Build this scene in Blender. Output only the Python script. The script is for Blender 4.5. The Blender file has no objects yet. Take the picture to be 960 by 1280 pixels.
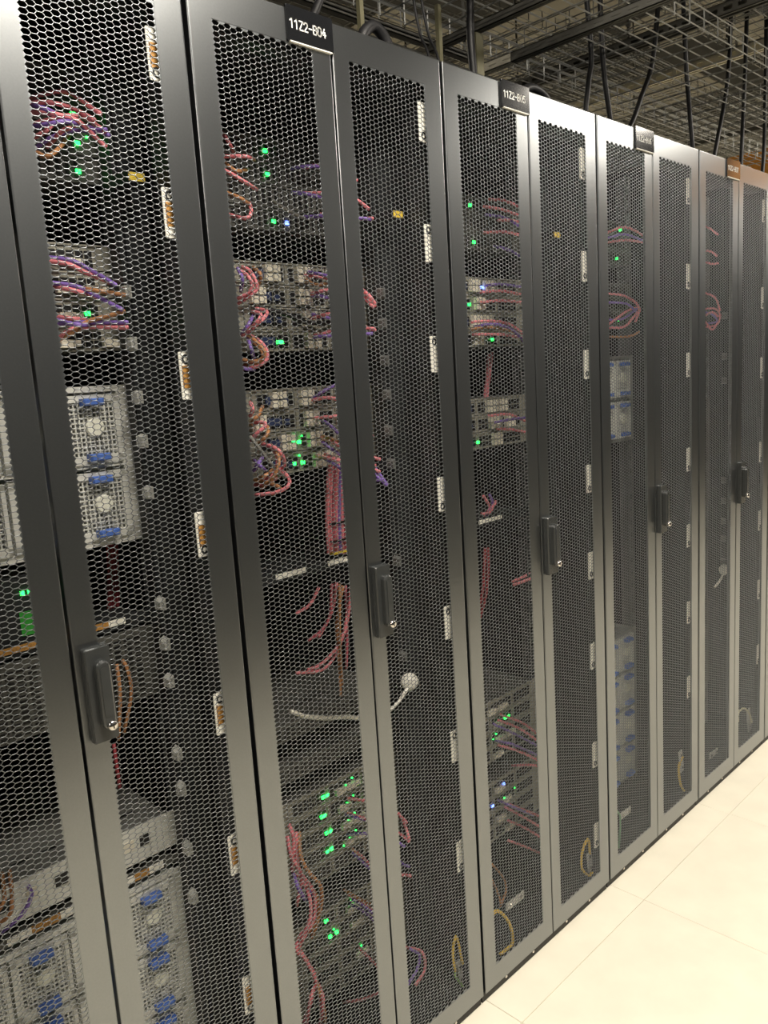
import bpy, bmesh, math, random
from mathutils import Matrix, Vector

random.seed(11)
scene = bpy.context.scene
col = scene.collection

# ------------------------------------------------------------------ camera
def make_camera():
    f_px, cx, cy, cz = 1005.2, -1.0543, -1.1448, 1.5436
    a, b, c = 0.77097, -0.16263, 0.06336          # yaw, pitch, roll
    ca, sa, cb, sb, cc, sc = math.cos(a), math.sin(a), math.cos(b), math.sin(b), math.cos(c), math.sin(c)
    fwd = Vector((sa * cb, ca * cb, sb)); r0 = Vector((ca, -sa, 0)); d0 = fwd.cross(r0)
    right = cc * r0 + sc * d0; down = -sc * r0 + cc * d0
    cam = bpy.data.cameras.new('camera'); o = bpy.data.objects.new('camera', cam); col.objects.link(o)
    cam.sensor_fit = 'HORIZONTAL'; cam.sensor_width = 36.0; cam.lens = f_px * 36.0 / 960.0
    cam.clip_start = 0.02; cam.clip_end = 100
    m = Matrix((right, -down, -fwd)).transposed().to_4x4(); m.translation = (cx, cy, cz)
    o.matrix_world = m
    scene.camera = o
make_camera()

# ------------------------------------------------------------------ world, exposure
w = bpy.data.worlds.new('world'); scene.world = w; w.use_nodes = True
w.node_tree.nodes['Background'].inputs[0].default_value = (0.9, 0.92, 1.0, 1)
w.node_tree.nodes['Background'].inputs[1].default_value = 0.05
scene.view_settings.view_transform = 'Standard'; scene.view_settings.look = 'None'
scene.view_settings.gamma = 1.0; scene.view_settings.use_curve_mapping = False
scene.view_settings.exposure = EXPOSURE = 0.0

# aisle lights (each is the light of a pendant fixture built further down): x, y, z, watts
LAMPS = [(-0.20, -1.10, 2.96, 68), (3.20, -1.10, 2.96, 68), (6.50, -1.10, 2.96, 68), (-3.45, -1.10, 2.96, 68)]
FAR_LAMPS = [(1.2, 3.65, 3.35, 20), (4.2, 3.65, 3.35, 20), (7.2, 3.65, 3.35, 20), (9.55, -1.1, 2.96, 55), (10.0, 1.2, 3.5, 40)]
LAMP_COL = (1.0, 0.922, 0.805)
def area(loc, power, sx, sy, spread=math.pi):
    l = bpy.data.lights.new('lamp_light', 'AREA'); l.shape = 'RECTANGLE'; l.size = sx; l.size_y = sy
    l.energy = power; l.color = LAMP_COL; l.spread = spread
    o = bpy.data.objects.new('lamp_light', l); o.location = loc; col.objects.link(o)
    return o
lamp_lights = [area((x, y, z - 0.012), p, 1.16, 0.56) for x, y, z, p in LAMPS]
far_lamp_lights = [area((x, y, z - 0.012), p, 1.16, 0.56) for x, y, z, p in FAR_LAMPS]

# ------------------------------------------------------------------ materials
MATS = {}
def mat(name, rgb, rough=0.5, metal=0.0, spec=0.5, var=0.08, scale=40.0, bump=0.0, emit=None, estr=0.0, coat=0.0):
    if name in MATS: return MATS[name]
    m = bpy.data.materials.new(name); m.use_nodes = True; nt = m.node_tree; N = nt.nodes; L = nt.links
    p = N['Principled BSDF']
    p.inputs['Roughness'].default_value = rough; p.inputs['Metallic'].default_value = metal
    p.inputs['Specular IOR Level'].default_value = spec; p.inputs['Coat Weight'].default_value = coat
    tc = N.new('ShaderNodeTexCoord'); nz = N.new('ShaderNodeTexNoise')
    nz.inputs['Scale'].default_value = scale; nz.inputs['Detail'].default_value = 3
    L.new(tc.outputs['Object'], nz.inputs['Vector'])
    r = N.new('ShaderNodeValToRGB')
    r.color_ramp.elements[0].position = 0.3; r.color_ramp.elements[1].position = 0.7
    r.color_ramp.elements[0].color = tuple(c * (1 - var) for c in rgb) + (1,)
    r.color_ramp.elements[1].color = tuple(min(1, c * (1 + var)) for c in rgb) + (1,)
    L.new(nz.outputs['Fac'], r.inputs['Fac']); L.new(r.outputs['Color'], p.inputs['Base Color'])
    if bump:
        b = N.new('ShaderNodeBump'); b.inputs['Strength'].default_value = bump; b.inputs['Distance'].default_value = 0.002
        L.new(nz.outputs['Fac'], b.inputs['Height']); L.new(b.outputs['Normal'], p.inputs['Normal'])
    if emit:
        p.inputs['Emission Color'].default_value = tuple(emit) + (1,); p.inputs['Emission Strength'].default_value = estr
    MATS[name] = m
    return m
def srgb(r, g, b):
    f = lambda v: (v / 255 / 12.92) if v / 255 <= 0.04045 else ((v / 255 + 0.055) / 1.055) ** 2.4
    return (f(r), f(g), f(b))
PAINT = mat('door_paint', srgb(138, 141, 143), 0.29, 0.98, 0.5, 0.03, 300)
MESHP = mat('mesh_paint', srgb(136, 140, 143), 0.34, 0.95, 0.5, 0.03, 200)
BODY = mat('cabinet_black', srgb(38, 40, 42), 0.5, 0, 0.4)
DARK = mat('inner_black', srgb(36, 38, 40), 0.6, 0, 0.3)
GAP = mat('plinth_grey', srgb(70, 70, 70), 0.6, 0, 0.3)
RAIL = mat('rail_zinc', srgb(105, 108, 108), 0.45, 0.5, 0.5)
HANDLE = mat('handle_plastic', srgb(52, 54, 54), 0.24, 0.0, 0.9)
CHROME = mat('chrome', srgb(215, 210, 205), 0.18, 1.0)
PLATE = mat('plate_gloss', srgb(28, 29, 31), 0.12, 0, 0.6)
WHITE = mat('white_plastic', srgb(235, 232, 222), 0.5)
INK = mat('white_print', srgb(245, 245, 240), 0.6, emit=None)
PAPER = mat('label_paper', srgb(250, 247, 236), 0.6, var=0.05)
BROWN = mat('label_brown', srgb(176, 128, 62), 0.6, var=0.3, scale=260)
YELLOW = mat('yellow_label', srgb(226, 196, 70), 0.55)
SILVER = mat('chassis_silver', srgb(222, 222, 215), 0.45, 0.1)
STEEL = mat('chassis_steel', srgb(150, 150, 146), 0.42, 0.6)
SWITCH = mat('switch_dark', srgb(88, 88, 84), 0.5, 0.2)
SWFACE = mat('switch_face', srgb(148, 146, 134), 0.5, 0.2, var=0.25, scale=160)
PORT = mat('port_black', srgb(14, 14, 15), 0.5)
PORTW = mat('transceiver_white', srgb(232, 226, 208), 0.5)
BLUE = mat('blue_tab', srgb(78, 112, 190), 0.45)
DBLUE = mat('blue_port', srgb(48, 60, 96), 0.45)
FANW = mat('fan_sticker', srgb(236, 236, 222), 0.5)
LEDG = mat('led_green', (0.05, 0.8, 0.25), 0.4, emit=(0.015, 1.0, 0.085), estr=6)
LEDB = mat('led_blue', (0.1, 0.2, 0.9), 0.4, emit=(0.12, 0.22, 1.0), estr=6)
CLIP = mat('clip_grey', srgb(190, 190, 184), 0.45)
CAB = {'pink': mat('cable_pink', srgb(226, 132, 140), 0.45), 'violet': mat('cable_violet', srgb(130, 102, 182), 0.45),
       'tan': mat('cable_tan', srgb(176, 124, 82), 0.45), 'white': mat('cable_white', srgb(232, 228, 214), 0.45),
       'black': mat('cable_black', srgb(24, 24, 26), 0.5), 'red': mat('cable_red', srgb(140, 52, 58), 0.5),
       'rose': mat('cable_rose', srgb(176, 86, 98), 0.5), 'grey': mat('cable_grey', srgb(120, 118, 112), 0.5)}
GNDY = mat('ground_yellow', srgb(226, 192, 70), 0.5)
GNDG = mat('ground_green', srgb(150, 190, 110), 0.5)
TRAYM = mat('tray_zinc', srgb(158, 159, 155), 0.45, 0.45)
STRUT_LIT = mat('strut_zinc_lit', srgb(236, 230, 210), 0.5, 0.05)  # zinc whitened: light on the strut is put into the colour
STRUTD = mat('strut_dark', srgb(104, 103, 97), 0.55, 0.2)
WALLM = mat('wall_beige', srgb(172, 172, 164), 0.8, var=0.03, scale=3)
CEILM = mat('ceiling_grey', srgb(72, 72, 69), 0.85, var=0.05, scale=4)
DARKWALL = mat('dark_wall', srgb(30, 33, 36), 0.6, var=0.05, scale=3)
TILE = mat('floor_tile_cream', srgb(238, 232, 214), 0.42, 0, 0.4, 0.035, 9)
PALE = mat('ceiling_pale', srgb(176, 172, 158), 0.8, var=0.03, scale=4)
FLOORB = mat('floor_joint', srgb(196, 186, 164), 0.7)
LAMPW = mat('lamp_housing', srgb(225, 225, 222), 0.5)
DIFF = mat('lamp_diffuser', (0.9, 0.9, 0.9), 0.5, emit=LAMP_COL, estr=9.0)
RACEWAY = mat('raceway_orange', srgb(214, 146, 60), 0.45)

# ------------------------------------------------------------------ helpers
class MB:
    """collects shapes, then links them as one mesh object"""
    def __init__(s): s.v = []; s.f = []
    def quad(s, *pts):
        n = len(s.v); s.v += [tuple(p) for p in pts]; s.f.append(tuple(range(n, n + len(pts)))); return s
    def box(s, x0, x1, y0, y1, z0, z1):
        n = len(s.v)
        s.v += [(x, y, z) for x in (x0, x1) for y in (y0, y1) for z in (z0, z1)]
        for q in ((0, 1, 3, 2), (4, 6, 7, 5), (0, 4, 5, 1), (2, 3, 7, 6), (0, 2, 6, 4), (1, 5, 7, 3)):
            s.f.append(tuple(n + i for i in q))
        return s
    def loft(s, loops, cap0=False, cap1=False):
        n = len(s.v); k = len(loops[0])
        for lp in loops: s.v += [tuple(p) for p in lp]
        for i in range(len(loops) - 1):
            for j in range(k):
                a = n + i * k + j; b = n + i * k + (j + 1) % k
                s.f.append((a, b, b + k, a + k))
        if cap0: s.f.append(tuple(n + j for j in reversed(range(k))))
        if cap1: s.f.append(tuple(n + (len(loops) - 1) * k + j for j in range(k)))
        return s
    def disc(s, cx, cz, r, y0, y1, k=16):
        """cylinder along y: front face at y0"""
        lp = lambda y, rr: [(cx + rr * math.cos(2 * math.pi * j / k), y, cz + rr * math.sin(2 * math.pi * j / k)) for j in range(k)]
        return s.loft([lp(y1, r), lp(y0 + (y1 - y0) * 0.25, r), lp(y0, r * 0.86)], cap1=True, cap0=True)
    def bar(s, a, b, r):
        a = Vector(a); b = Vector(b); d = (b - a).normalized()
        u = d.cross(Vector((0, 0, 1)) if abs(d.z) < 0.9 else Vector((1, 0, 0))).normalized(); t = d.cross(u)
        lp = lambda p: [p + (u * i + t * j) * r for i, j in ((1, 0), (0, 1), (-1, 0), (0, -1))]
        return s.loft([lp(a), lp(b)], True, True)
    def tube(s, pts, r, sides=8, sub=5):
        P = [Vector(p) for p in pts]
        if len(P) > 2:
            Q = []; E = [P[0] * 2 - P[1]] + P + [P[-1] * 2 - P[-2]]
            for i in range(1, len(E) - 2):
                p0, p1, p2, p3 = E[i - 1:i + 3]
                for k in range(sub):
                    t = k / sub
                    Q.append(0.5 * ((2 * p1) + (p2 - p0) * t + (2 * p0 - 5 * p1 + 4 * p2 - p3) * t * t + (3 * p1 - p0 - 3 * p2 + p3) * t ** 3))
            Q.append(P[-1]); P = Q
        loops = []; u = None
        for i, p in enumerate(P):
            d = (P[min(i + 1, len(P) - 1)] - P[max(i - 1, 0)]).normalized()
            if u is None: u = d.cross(Vector((0.3, 0.9, 0.2))).normalized()
            u = (u - d * u.dot(d)).normalized(); t = d.cross(u)
            loops.append([p + (u * math.cos(2 * math.pi * j / sides) + t * math.sin(2 * math.pi * j / sides)) * r for j in range(sides)])
        return s.loft(loops, True, True)
    def mesh(s, name, m, smooth=False):
        me = bpy.data.meshes.new(name); me.from_pydata(s.v, [], s.f); me.materials.append(m)
        if smooth: me.polygons.foreach_set('use_smooth', [True] * len(me.polygons))
        me.update(); return me
    def build(s, name, m, parent=None, smooth=False, loc=None):
        return link(name, s.mesh(name, m, smooth), parent, loc)
def link(name, me, parent=None, loc=None):
    o = bpy.data.objects.new(name, me); col.objects.link(o)
    if parent: o.parent = parent
    if loc: o.location = loc
    return o
def tag(o, label, cat, group=None):
    o['label'] = label; o['category'] = cat
    if group: o['group'] = group
    return o
def thing(name, label, cat, loc=(0, 0, 0), group=None):
    o = bpy.data.objects.new(name, None); col.objects.link(o); o.location = loc; o.empty_display_size = 0.05
    return tag(o, label, cat, group)
def structure(o): o['kind'] = 'structure'; return o
def copy_tree(o, parent=None):
    c = o.copy(); col.objects.link(c); c.parent = parent
    for ch in o.children: copy_tree(ch, c)
    return c
def text_mesh(txt, h, sx, m):
    cu = bpy.data.curves.new('lettering', 'FONT'); cu.body = txt; cu.size = h; cu.extrude = 0.0002; cu.offset = h * 0.022
    cu.align_x = 'CENTER'; cu.align_y = 'CENTER'
    t = bpy.data.objects.new('lettering_tmp', cu); col.objects.link(t)
    dg = bpy.context.evaluated_depsgraph_get(); dg.update()
    me = bpy.data.meshes.new_from_object(t.evaluated_get(dg))
    bpy.data.objects.remove(t); bpy.data.curves.remove(cu)
    me.transform(Matrix.Rotation(math.pi / 2, 4, 'X') @ Matrix.Diagonal((sx, 1, 1, 1)))
    me.materials.clear(); me.materials.append(m)
    return me
def rounded(w, h, r, k=5):
    """rounded rectangle outline in x,z centred on the origin, anticlockwise seen from the front"""
    out = []
    for qx, qz, a0 in ((1, 1, 0), (-1, 1, 90), (-1, -1, 180), (1, -1, 270)):
        for i in range(k + 1):
            a = math.radians(a0 + 90 * i / k)
            out.append((qx * (w / 2 - r) + r * math.cos(a), qz * (h / 2 - r) + r * math.sin(a)))
    return out
CABLES = [
  (3,'top','pink',0.0032,[(105,228,2016),(135,192,2021),(165,165,2026),(189,165,2022),(189,112,1990),(189,91,1977)]),
  (3,'top','pink',0.0032,[(92,223,2008),(119,184,2006),(141,161,2004),(156,153,2001),(184,161,2001),(179,112,1977),(177,90,1966)]),
  (3,'top','pink',0.0032,[(117,216,1978),(143,176,1982),(167,148,1986),(193,148,1986),(193,112,1965),(193,90,1952)]),
  (3,'top','violet',0.0032,[(130,235,2019),(125,188,2005),(119,141,1987),(135,141,1984),(180,188,1990),(197,206,1992)]),
  (3,'top','violet',0.0032,[(114,229,1976),(120,180,1970),(126,140,1964),(147,126,1968),(181,140,1972),(192,112,1958),(200,91,1947)]),
  (3,'top','violet',0.0032,[(104,234,1924),(122,192,1939),(137,165,1951),(174,165,1968),(188,112,1958),(194,88,1954)]),
  (3,'top','pink',0.0032,[(115,233,1952),(121,184,1955),(126,153,1957),(160,184,1987),(175,198,2001)]),
  (3,'top','pink',0.0032,[(145,225,1943),(147,176,1952),(149,144,1959),(184,176,1978),(201,192,1987)]),
  (3,'top','tan',0.0032,[(124,235,1948),(121,188,1934),(117,141,1916),(136,141,1928),(177,188,1964),(191,204,1976)]),
  (3,'top','pink',0.0032,[(107,227,2001),(120,180,1991),(137,132,1978),(172,132,1974),(186,112,1949),(196,98,1931)]),
  (3,'mid','violet',0.0032,[(96,231,1781),(123,192,1773),(148,165,1766),(180,165,1752),(181,112,1729),(181,89,1719)]),
  (3,'mid','pink',0.0032,[(97,226,1775),(120,184,1766),(140,156,1758),(167,156,1746),(210,184,1740),(231,197,1737)]),
  (3,'mid','violet',0.0032,[(89,214,1739),(116,176,1731),(143,148,1723),(171,148,1711),(182,112,1692),(189,91,1681)]),
  (3,'mid','pink',0.0032,[(110,235,1736),(121,188,1727),(136,135,1714),(188,188,1712),(206,206,1711)]),
  (3,'mid','tan',0.0032,[(167,229,1732),(164,180,1725),(160,126,1715),(181,112,1710),(201,98,1705)]),
  (3,'mid','pink',0.0032,[(96,233,1685),(120,192,1679),(143,162,1673),(188,192,1672),(209,206,1672)]),
  (3,'mid','violet',0.0032,[(93,221,1669),(122,184,1668),(155,153,1667),(182,112,1663),(196,91,1661)]),
  (3,'mid','pink',0.0032,[(104,221,1628),(116,176,1643),(126,148,1655),(160,148,1659),(182,112,1655),(195,91,1653)]),
  (3,'mid','tan',0.0032,[(122,238,1638),(123,188,1643),(124,141,1649),(153,141,1667),(178,112,1674),(194,93,1679)]),
  (3,'mid','violet',0.0032,[(109,228,1682),(117,180,1673),(129,126,1660),(185,180,1668),(203,197,1671)]),
  (3,'red','red',0.004,[(215,300,1288),(213,300,1239),(206,300,1177),(199,300,1128)]),
  (3,'red','red',0.004,[(223,300,1286),(220,300,1237),(214,300,1175),(207,300,1126)]),
  (3,'red','red',0.004,[(231,300,1285),(228,300,1235),(222,300,1173),(215,300,1124)]),
  (3,'loop','tan',0.003,[(168,200,1074),(173,193,1057),(175,193,1009),(155,200,937)]),
  (3,'loop','tan',0.003,[(154,192,1072),(149,183,1016),(140,192,932)]),
  (3,'loop','red',0.003,[(127,184,932),(123,174,891),(128,184,847)]),
  (3,'low','violet',0.003,[(-35,241,732),(-45,192,735),(-52,165,737),(-70,165,714),(-100,192,682)]),
  (3,'low','tan',0.003,[(-61,231,760),(-75,184,755),(-85,156,751),(-91,156,730),(-111,184,699)]),
  (3,'low','tan',0.003,[(-75,223,765),(-89,176,763),(-101,144,761),(-115,176,723)]),
  (4,'top_l','pink',0.0032,[(-106,231,2047),(-116,192,2022),(-126,162,1996),(-94,192,1990)]),
  (4,'top_l','pink',0.0032,[(-153,224,1978),(-126,184,1975),(-98,153,1972),(-53,184,1979)]),
  (4,'top_l','pink',0.0032,[(-149,216,1970),(-133,176,1949),(-116,144,1926),(-59,176,1922)]),
  (4,'top_l','pink',0.0032,[(-128,236,1884),(-124,188,1872),(-119,141,1857),(-103,141,1868),(-70,188,1898)]),
  (4,'top_l','tan',0.0032,[(-131,227,1925),(-133,180,1910),(-136,126,1888),(-76,180,1893)]),
  (4,'top_l','tan',0.0032,[(-116,236,1986),(-115,192,1965),(-114,162,1946),(-64,192,1962)]),
  (4,'top_r','violet',0.0032,[(42,192,1977),(58,165,1977),(109,165,1983),(178,192,1989)]),
  (4,'top_r','pink',0.0032,[(67,184,1980),(102,156,1983),(156,156,1977),(149,112,1950)]),
  (4,'top_r','violet',0.0032,[(28,176,1926),(43,144,1918),(123,176,1922)]),
  (4,'top_r','pink',0.0032,[(57,188,1930),(93,148,1926),(132,135,1921),(180,148,1922),(178,112,1897)]),
  (4,'top_r','violet',0.0032,[(54,180,1881),(79,132,1878),(148,132,1881),(184,112,1877)]),
  (4,'top_r','pink',0.0032,[(112,192,1895),(156,165,1891),(195,165,1889),(188,112,1879)]),
  (4,'top_g','grey',0.0032,[(-11,192,1911),(-6,165,1891),(33,165,1878),(89,192,1883)]),
  (4,'s1_l','pink',0.0032,[(-99,192,1777),(-95,173,1768),(-89,163,1746),(-89,163,1731),(-104,173,1718),(-120,192,1705)]),
  (4,'s1_l','pink',0.0032,[(-113,184,1769),(-112,161,1758),(-106,153,1741),(-108,161,1726),(-123,184,1715)]),
  (4,'s1_l','violet',0.0032,[(-120,176,1771),(-134,144,1748),(-117,176,1729)]),
  (4,'s1_l','pink',0.0032,[(-76,188,1698),(-81,148,1689),(-98,135,1675),(-117,148,1657),(-114,188,1645)]),
  (4,'s1_l','pink',0.0032,[(-92,180,1691),(-107,132,1681),(-120,132,1665),(-114,180,1651)]),
  (4,'s1_l','violet',0.0032,[(-74,192,1695),(-106,165,1675),(-120,165,1659),(-113,192,1649)]),
  (4,'s1_l','pink',0.0032,[(-117,184,1651),(-96,164,1636),(-85,154,1616),(-85,154,1598),(-102,164,1585),(-126,184,1581)]),
  (4,'s1_l','tan',0.0032,[(-132,176,1600),(-117,152,1594),(-101,144,1602),(-103,152,1621),(-107,176,1638)]),
  (4,'s1_l','violet',0.0032,[(-103,188,1644),(-134,135,1617),(-91,188,1595)]),
  (4,'s1_l','tan',0.0032,[(-114,180,1652),(-115,140,1628),(-110,126,1609),(-113,140,1593),(-123,180,1588)]),
  (4,'s1_l','tan',0.0032,[(-72,192,1778),(-77,162,1759),(-65,192,1739)]),
  (4,'s1_l','violet',0.0032,[(-136,184,1590),(-140,153,1581),(-96,184,1580)]),
  (4,'s1_r','pink',0.0032,[(56,192,1768),(80,170,1763),(140,162,1755),(202,170,1738),(179,112,1700)]),
  (4,'s1_r','violet',0.0032,[(61,184,1774),(71,153,1765),(138,184,1763)]),
  (4,'s1_r','pink',0.0032,[(56,176,1728),(67,152,1732),(122,144,1736),(179,152,1725),(174,112,1697)]),
  (4,'s1_r','violet',0.0032,[(71,188,1728),(57,135,1718),(142,188,1725)]),
  (4,'s1_r','pink',0.0032,[(55,180,1679),(61,145,1683),(81,128,1684),(125,128,1675),(174,145,1660),(175,112,1649)]),
  (4,'s1_r','violet',0.0032,[(66,192,1689),(75,162,1681),(136,192,1678)]),
  (4,'s1_r','pink',0.0032,[(63,184,1644),(75,161,1648),(104,153,1654),(165,161,1658),(173,112,1652)]),
  (4,'s1_r','violet',0.0032,[(56,176,1640),(71,148,1641),(140,148,1643),(167,112,1642)]),
  (4,'s1_r','tan',0.0032,[(58,188,1758),(41,135,1741),(113,188,1754)]),
  (4,'s1_r','pink',0.0032,[(203,180,1746),(174,126,1725),(180,112,1704)]),
  (4,'s1_k','black',0.0045,[(-44,192,1697),(-18,170,1687),(20,162,1671),(67,170,1669),(136,192,1674)]),
  (4,'s2_l','tan',0.0034,[(-78,192,1506),(-107,165,1493),(-120,165,1483),(-111,192,1473)]),
  (4,'s2_l','pink',0.0034,[(-107,184,1476),(-101,161,1475),(-105,153,1468),(-118,161,1456),(-120,184,1442)]),
  (4,'s2_l','tan',0.0034,[(-82,176,1466),(-101,148,1457),(-114,148,1444),(-110,176,1430)]),
  (4,'s2_l','pink',0.0034,[(-97,188,1434),(-92,148,1426),(-83,135,1411),(-69,148,1389),(-51,188,1369)]),
  (4,'s2_l','pink',0.0034,[(-66,180,1383),(-69,140,1364),(-79,126,1349),(-98,140,1337),(-125,180,1332)]),
  (4,'s2_l','pink',0.0034,[(-119,192,1349),(-101,162,1356),(-49,192,1361)]),
  (4,'s2_l','tan',0.0034,[(-124,184,1359),(-113,153,1372),(-70,184,1378)]),
  (4,'s2_l','violet',0.0034,[(-125,176,1382),(-133,144,1400),(-101,176,1405)]),
  (4,'s2_l','violet',0.0034,[(-112,188,1400),(-136,135,1393),(-83,188,1373)]),
  (4,'s2_l','tan',0.0034,[(-75,180,1428),(-90,140,1413),(-100,126,1391),(-109,140,1363),(-109,180,1343)]),
  (4,'s2_l','pink',0.0034,[(-90,192,1434),(-78,173,1422),(-73,163,1402),(-82,163,1374),(-104,173,1359),(-119,192,1352)]),
  (4,'s2_l','tan',0.0034,[(-121,184,1362),(-101,156,1354),(-78,156,1340),(-79,184,1327)]),
  (4,'s2_l','pink',0.0034,[(-118,176,1516),(-137,144,1503),(-121,176,1490)]),
  (4,'s2_k','grey',0.003,[(-138,160,1452),(-128,144,1425),(-99,144,1387),(-61,160,1359)]),
  (4,'s2_r','violet',0.0032,[(48,192,1511),(65,165,1529),(109,165,1542),(184,192,1549)]),
  (4,'s2_r','pink',0.0032,[(46,184,1511),(65,156,1514),(104,156,1505),(170,184,1486)]),
  (4,'s2_r','pink',0.0032,[(39,176,1473),(59,152,1474),(90,144,1472),(145,152,1452),(209,176,1418)]),
  (4,'s2_r','violet',0.0032,[(58,188,1473),(54,141,1456),(90,141,1424),(166,188,1397)]),
  (4,'s2_r','pink',0.0032,[(59,180,1430),(59,140,1420),(77,126,1405),(132,140,1387),(167,112,1373)]),
  (4,'s2_r','violet',0.0032,[(66,192,1423),(79,170,1403),(109,162,1382),(169,170,1357),(182,112,1313)]),
  (4,'s2_r','pink',0.0032,[(68,184,1395),(101,156,1374),(150,156,1363),(162,112,1346)]),
  (4,'s2_r','violet',0.0032,[(58,176,1387),(67,152,1373),(93,144,1353),(150,152,1328),(173,112,1327)]),
  (4,'s2_r','tan',0.0032,[(68,188,1433),(53,135,1428),(130,188,1407)]),
  (4,'s2_r','pink',0.0032,[(41,180,1393),(44,132,1387),(100,132,1370),(151,112,1361)]),
  (4,'s2_r','violet',0.0032,[(209,192,1365),(208,162,1334),(182,112,1315)]),
  (4,'bundle','pink',0.0042,[(95,200,1372),(81,196,1317),(72,196,1247),(73,200,1171)]),
  (4,'bundle','pink',0.0042,[(103,200,1371),(89,196,1316),(81,196,1246),(81,200,1169)]),
  (4,'bundle','rose',0.0042,[(111,200,1370),(98,196,1315),(89,196,1244),(90,200,1168)]),
  (4,'bundle','pink',0.0042,[(120,200,1369),(106,196,1314),(98,196,1243),(98,200,1166)]),
  (4,'bundle','violet',0.0042,[(128,200,1368),(114,196,1313),(107,196,1242),(106,200,1164)]),
  (4,'bundle','pink',0.0042,[(136,200,1367),(122,196,1312),(115,196,1240),(114,200,1163)]),
  (4,'bundle','rose',0.0042,[(145,200,1366),(130,196,1310),(124,196,1239),(123,200,1161)]),
  (4,'bundle','pink',0.0042,[(152,200,1365),(138,196,1309),(132,196,1237),(130,200,1160)]),
  (4,'droop','pink',0.0032,[(107,220,1094),(101,231,1036),(71,231,996),(41,220,983)]),
  (4,'droop','pink',0.0032,[(48,212,1098),(26,223,1061),(-22,212,1055)]),
  (4,'droop','pink',0.0032,[(136,204,1083),(122,210,999),(98,214,950),(73,214,922),(31,210,909),(-41,204,927)]),
  (4,'droop','pink',0.0032,[(136,216,1046),(108,208,979),(75,205,946),(35,208,924),(-1,216,918)]),
  (4,'droop','tan',0.0032,[(106,208,1093),(84,196,976),(91,208,856)]),
  (4,'droop','rose',0.0032,[(133,220,1081),(138,232,966),(117,220,884)]),
  (4,'droop','rose',0.0032,[(86,212,1097),(80,222,1021),(48,222,992),(5,212,987)]),
  (4,'droop','tan',0.0032,[(112,204,1088),(92,213,1001),(90,213,906),(80,204,833)]),
  (4,'white','white',0.0045,[(-95,160,869),(-54,169,841),(10,172,813),(58,169,800),(100,160,784)]),
  (4,'s3_l','pink',0.0036,[(-120,170,619),(-122,154,591),(-133,154,526),(-109,170,489)]),
  (4,'s3_l','pink',0.0036,[(-132,162,600),(-139,145,564),(-118,145,505),(-123,162,432)]),
  (4,'s3_l','pink',0.0036,[(-114,154,604),(-125,143,540),(-119,136,509),(-96,134,462),(-98,136,403),(-121,143,370),(-142,154,335)]),
  (4,'s3_l','pink',0.0036,[(-107,166,494),(-109,135,463),(-117,125,419),(-135,135,378),(-137,166,333)]),
  (4,'s3_l','tan',0.0036,[(-103,158,597),(-124,131,562),(-117,118,527),(-88,118,477),(-86,131,410),(-101,158,355)]),
  (4,'s3_l','pink',0.0036,[(-127,170,329),(-109,157,282),(-98,152,246),(-111,157,192),(-131,170,137)]),
  (4,'s3_l','pink',0.0036,[(-125,162,324),(-109,145,268),(-96,145,205),(-83,162,129)]),
  (4,'s3_l','tan',0.0036,[(-100,154,260),(-102,136,221),(-92,136,159),(-87,154,100)]),
  (4,'s3_l','pink',0.0036,[(-84,166,224),(-136,125,230),(-127,166,120)]),
  (4,'s3_l','violet',0.0036,[(-129,158,516),(-147,116,503),(-98,158,427)]),
  (4,'s3_l','violet',0.0036,[(-85,170,458),(-80,152,425),(-80,170,369)]),
  (4,'s3_l','pink',0.0036,[(-115,162,363),(-149,143,350),(-108,162,291)]),
  (4,'s3_l','tan',0.0036,[(-104,154,486),(-87,136,447),(-87,136,397),(-96,154,343)]),
  (4,'s3_l','pink',0.0036,[(-81,166,211),(-102,125,207),(-92,166,96)]),
  (4,'s3_r','pink',0.0032,[(66,192,590),(86,170,585),(128,162,561),(204,170,496),(176,112,509)]),
  (4,'s3_r','violet',0.0032,[(51,184,559),(58,153,559),(124,184,510)]),
  (4,'s3_r','pink',0.0032,[(50,176,567),(72,152,554),(120,144,518),(186,152,462),(182,112,456)]),
  (4,'s3_r','violet',0.0032,[(52,188,505),(66,141,521),(128,141,487),(165,112,452)]),
  (4,'s3_r','pink',0.0032,[(57,180,473),(59,140,462),(82,126,430),(173,140,364),(178,112,369)]),
  (4,'s3_r','violet',0.0032,[(69,192,450),(80,162,428),(140,192,360)]),
  (4,'s3_r','pink',0.0032,[(200,184,505),(201,153,495),(183,112,460)]),
  (4,'s3_r','violet',0.0032,[(195,176,386),(185,144,383),(174,112,396)]),
  (4,'s4_r','pink',0.0032,[(45,192,357),(61,162,339),(135,192,251)]),
  (4,'s4_r','violet',0.0032,[(43,184,335),(59,153,320),(126,184,238)]),
  (4,'s4_r','pink',0.0032,[(53,176,218),(53,144,211),(114,176,125)]),
  (4,'s4_r','pink',0.0032,[(4,188,97),(24,135,123),(133,188,45)]),
  (4,'s4_r','pink',0.0032,[(206,180,127),(203,140,145),(205,112,145),(207,112,99),(171,112,78)]),
  (4,'s4_r','violet',0.0032,[(160,112,185),(191,112,149),(180,112,116),(144,112,95)]),
  (4,'s4_r','tan',0.0032,[(29,184,379),(40,153,367),(105,184,301)]),
  (4,'s4_r','violet',0.0032,[(45,176,350),(55,144,339),(125,176,255)]),
  (5,'top','pink',0.0032,[(89,192,1985),(116,162,1979),(115,112,1953),(115,90,1941)]),
  (5,'top','pink',0.0032,[(57,184,1963),(93,153,1953),(114,112,1932),(124,92,1922)]),
  (5,'top','pink',0.0032,[(105,176,1931),(109,144,1927),(203,176,1935),(227,184,1937)]),
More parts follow.
